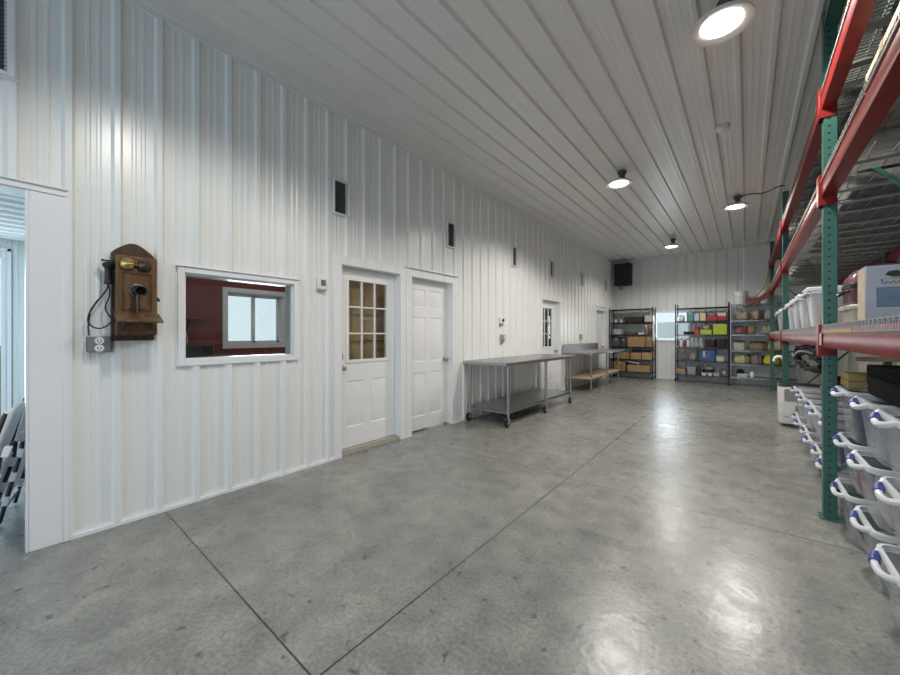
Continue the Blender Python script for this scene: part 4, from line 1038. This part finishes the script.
# level two goods
o = thing('cream_carton', 'cream and tan carton up on second rack level seen through deck', 'box', (.68, 2.78, LV[1] + .015))
MB().box(-.16, .3, -.32, .3, 0, .36).build('box_body', col(.62, .48, .32), o, .005)
MB().box(-.162, .302, -.03, .03, .2, .362).build('tape', M['tape'], o)
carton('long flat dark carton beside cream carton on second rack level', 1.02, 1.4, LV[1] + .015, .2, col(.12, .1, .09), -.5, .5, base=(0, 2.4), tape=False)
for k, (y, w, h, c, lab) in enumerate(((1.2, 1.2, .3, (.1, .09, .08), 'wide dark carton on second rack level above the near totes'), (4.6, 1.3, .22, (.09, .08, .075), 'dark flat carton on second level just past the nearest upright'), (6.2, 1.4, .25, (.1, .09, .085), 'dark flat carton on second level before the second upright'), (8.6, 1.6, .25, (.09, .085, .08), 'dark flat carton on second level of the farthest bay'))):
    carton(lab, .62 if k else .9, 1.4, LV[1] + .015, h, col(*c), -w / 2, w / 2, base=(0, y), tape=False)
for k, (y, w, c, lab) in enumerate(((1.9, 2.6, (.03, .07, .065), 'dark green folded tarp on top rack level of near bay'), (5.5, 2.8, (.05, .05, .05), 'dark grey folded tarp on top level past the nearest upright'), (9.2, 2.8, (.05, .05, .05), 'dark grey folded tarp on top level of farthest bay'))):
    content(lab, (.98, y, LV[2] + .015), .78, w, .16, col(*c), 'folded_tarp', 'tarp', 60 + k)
# under the first level: near bay
o = thing('yellow_crate', 'small ochre wooden crate on the totes behind the nearest upright', 'crate', (.585, 3.42, .957))
for k in range(2):
    for (a, b, c, d) in ((-.1, .1, -.12, -.108), (-.1, .1, .108, .12), (-.1, -.088, -.108, .108), (.088, .1, -.108, .108)):
        MB().box(a, b, c, d, .004 + k * .045, .044 + k * .045).build('slat', col(.3, .21, .08), o, .002)
MB().box(-.088, .088, -.108, .108, 0, .012).build('crate_floor', col(.36, .26, .1), o)
o = tag(MB().box(-.02, .02, -.6, .6, -.014, .014).build('timber_batten', wood('batten_wood', (.15, .09, .03), (.24, .15, .06))), 'brown timber batten laid across the ochre crate and black bag', 'timber')
o.location = (.66, 2.9, 1.165); o.rotation_euler = (math.radians(-3), 0, math.radians(9))
content('black bag filling the dark gap above the totes under the near beam', (.86, 2.72, .957), .66, .85, .165, M['darkfill'], 'dark_fill_bag', 'bag', 70)  # bag enlarged and blackened to stand for the darkness below the beam
# black hose hung under the second bay
hs = thing('cable_coil', 'black cable coil hanging under the rack shelf past the nearest upright', 'cable', (.6, 5.85, 1.0))
for q in range(6):
    L_ = 1.25 + .12 * q
    MB().tube([(.012 * q - .06 + .02 * math.sin(k * 3), L_ * .75 * math.cos(2 * PI * k / 36) + .15 * q, (.075 + .014 * q) * math.sin(2 * PI * k / 36) + .02 * math.sin(k * .9 + q)) for k in range(37)], .017, 8, False).build('loop', M['rubber'], hs)
MB().tube(smooth([(-.08, -.6, .1), (-.1, -.2, .11), (-.1, .6, .08), (-.1, 1.1, -.02), (-.1, 1.2, .03)]), .012, 8).build('pale_loop', col(.5, .5, .5), hs)
for yy in (-.5, .6): MB().tube([(0, yy, .08), (0, yy, .2)], .006, 6).build('tie', M['rubber'], hs)
content('black tarp added as dark fill on the two-high totes past the upright', (.9, 5.0, .668), .4, 1.9, .16, M['darkfill'], 'folded_tarp', 'tarp', 71)  # added dark fill for the black gap over these totes

# ------------------------------------------------------------ portable air conditioner
ac = thing('portable_air_conditioner', 'white portable air conditioner with louvred grilles beside the totes', 'air conditioner', (.56, 7.12, 0))
MB().loft([rrect(.4, .34, .04, .03), rrect(.42, .36, .06, .035), rrect(.42, .36, .55, .035), rrect(.4, .34, .565, .03)], True, True).build('housing', col(.72, .72, .7, .4), ac)
MB().loft([rrect(.43, .37, .565, .035), rrect(.435, .375, .575, .035), rrect(.41, .35, .592, .03)], True, True).build('top_cover', M['black'], ac)
for (a, b, c, d) in ((-.15, .02, .36, .52), (.0 + .03, .17, .36, .52), (-.04, .17, .2, .3)):
    g = MB(); n = int((d - c) / .014)
    for k in range(n): zz = c + (d - c) * k / n; g.box(a, b, -.186, -.18, zz, zz + .008)
    for q in (0, .33, .66, 1): g.box(a + (b - a) * q - .003, a + (b - a) * q + .003, -.188, -.18, c, d)
    gb = MB().box(a - .004, b + .004, -.181, -.178, c - .004, d + .004).build('grille_recess', M['dgrey'], ac)
    g.build('grille', col(.45, .42, .38), gb)
MB().box(-.16, -.1, -.182, -.18, .13, .15).build('badge', col(.45, .46, .48), ac)
for x in (-.15, .15):
    for y in (-.12, .12): MB().lathe([(.02, -.01), (.02, .01)], 12, Matrix.Translation((x, y, .02)) @ Matrix.Rotation(PI / 2, 4, 'Y')).build('caster', M['black'], ac)
o = thing('mop_pole', 'white crook-ended pole standing behind the air conditioner', 'pole', (.46, 7.92, 0))
MB().tube([(0, 0, 0), (0, 0, .85)], .014, 10).build('shaft', M['galv'], o)
MB().tube(smooth([(0, 0, .84), (0, 0, .9), (-.05, 0, .95), (-.11, 0, .92), (-.12, 0, .86)]), .022, 10).build('crook', M['whitep'], o)

# ------------------------------------------------------------ red strap hung from the far upright
o = thing('hanging_banner', 'red and olive cloth slung from the far green upright', 'cloth', (.4, 10.9, 2.05))
n = 14; vs = []; 
for k in range(n + 1):
    t = k / n; x = -.42 * t; z_ = .03 + .1 * (1 - t) ** 3 - .05 * math.sin(PI * t) + .0 * t
    for (dy, dz) in ((-.08, 0), (.08, 0), (.08, .13 * (1 - .5 * t) + .01), (-.08, .13 * (1 - .5 * t) + .01)): vs.append((x, dy * (1 - .5 * t), z_ + dz))
fs = [(4 * k + i, 4 * k + (i + 1) % 4, 4 * k + 4 + (i + 1) % 4, 4 * k + 4 + i) for k in range(n) for i in range(4)] + [(3, 2, 1, 0), (4 * n, 4 * n + 1, 4 * n + 2, 4 * n + 3)]
MB().add(vs, fs, True).build('red_band', col(.16, .012, .01), o)
w = MB()
for q in (0, 1):
    pts = smooth([(-.02, .0, .75), (-.02 - .04 * q, .0, .4), (-.08 - .1 * q, 0, .2), (-.2 - .1 * q, 0, .09)])
    w.tube(pts, .014, 6)
w.build('olive_web', col(.25, .24, .12), o)

# ------------------------------------------------------------ daylight, added blue fill and sky
wd = bpy.data.worlds.new('World'); bpy.context.scene.world = wd; wd.use_nodes = True
bg = wd.node_tree.nodes['Background']; bg.inputs['Color'].default_value = (.84, .93, 1, 1); bg.inputs['Strength'].default_value = 1.15
def area(name, loc, rot, sx, sy, p, c):
    l = bpy.data.lights.new(name, 'AREA'); l.shape = 'RECTANGLE'; l.size = sx; l.size_y = sy; l.energy = p; l.color = c
    o = bpy.data.objects.new(name, l); C.objects.link(o); o.location = loc; o.rotation_euler = rot; return o
area('daylight_rear_opening', (-.85, R - .02, 1.5), (math.radians(90), 0, 0), 4.1, 3.0, 66, (.5, .72, 1))  # blue daylight through an assumed, unseen opening behind the camera
area('blue_fill_right', (E_ + .06, -2.05, 1.55), (0, math.radians(90), 0), 1.2, 2.2, 14, (.6, .78, 1))  # added blue fill for the left wall, no window known here
area('daylight_side_room', (SX + .1, -1.05, 1.1), (0, math.radians(-90), 0), 1.9, 1.6, 90, (.62, .82, 1))
area('daylight_back_window', (-1.69, B + .04, 1.56), (math.radians(-90), 0, 0), .8, .8, 14, (.8, .92, 1))
area('daylight_office_window', (OX0 + .03, 2.45, 1.54), (0, math.radians(-90), 0), .7, .8, 28, (.8, .92, 1))

# ------------------------------------------------------------ camera
cam = bpy.data.cameras.new('camera'); co = bpy.data.objects.new('camera', cam); C.objects.link(co)
cam.sensor_width = 36; cam.sensor_fit = 'HORIZONTAL'; cam.lens = 362 / 900 * 36; cam.shift_y = -2.5 / 900; cam.clip_start = .02; cam.clip_end = 300
co.location = (0, 0, 1.289); co.rotation_euler = (PI / 2, 0, math.atan(297 / 362))
sc = bpy.context.scene; sc.camera = co
sc.view_settings.view_transform = 'Standard'; sc.view_settings.look = 'None'; sc.view_settings.exposure = 0; sc.view_settings.gamma = 1
sc.view_settings.use_curve_mapping = False
sc.cycles.transparent_max_bounces = 24; sc.cycles.max_bounces = 10; sc.cycles.diffuse_bounces = 5
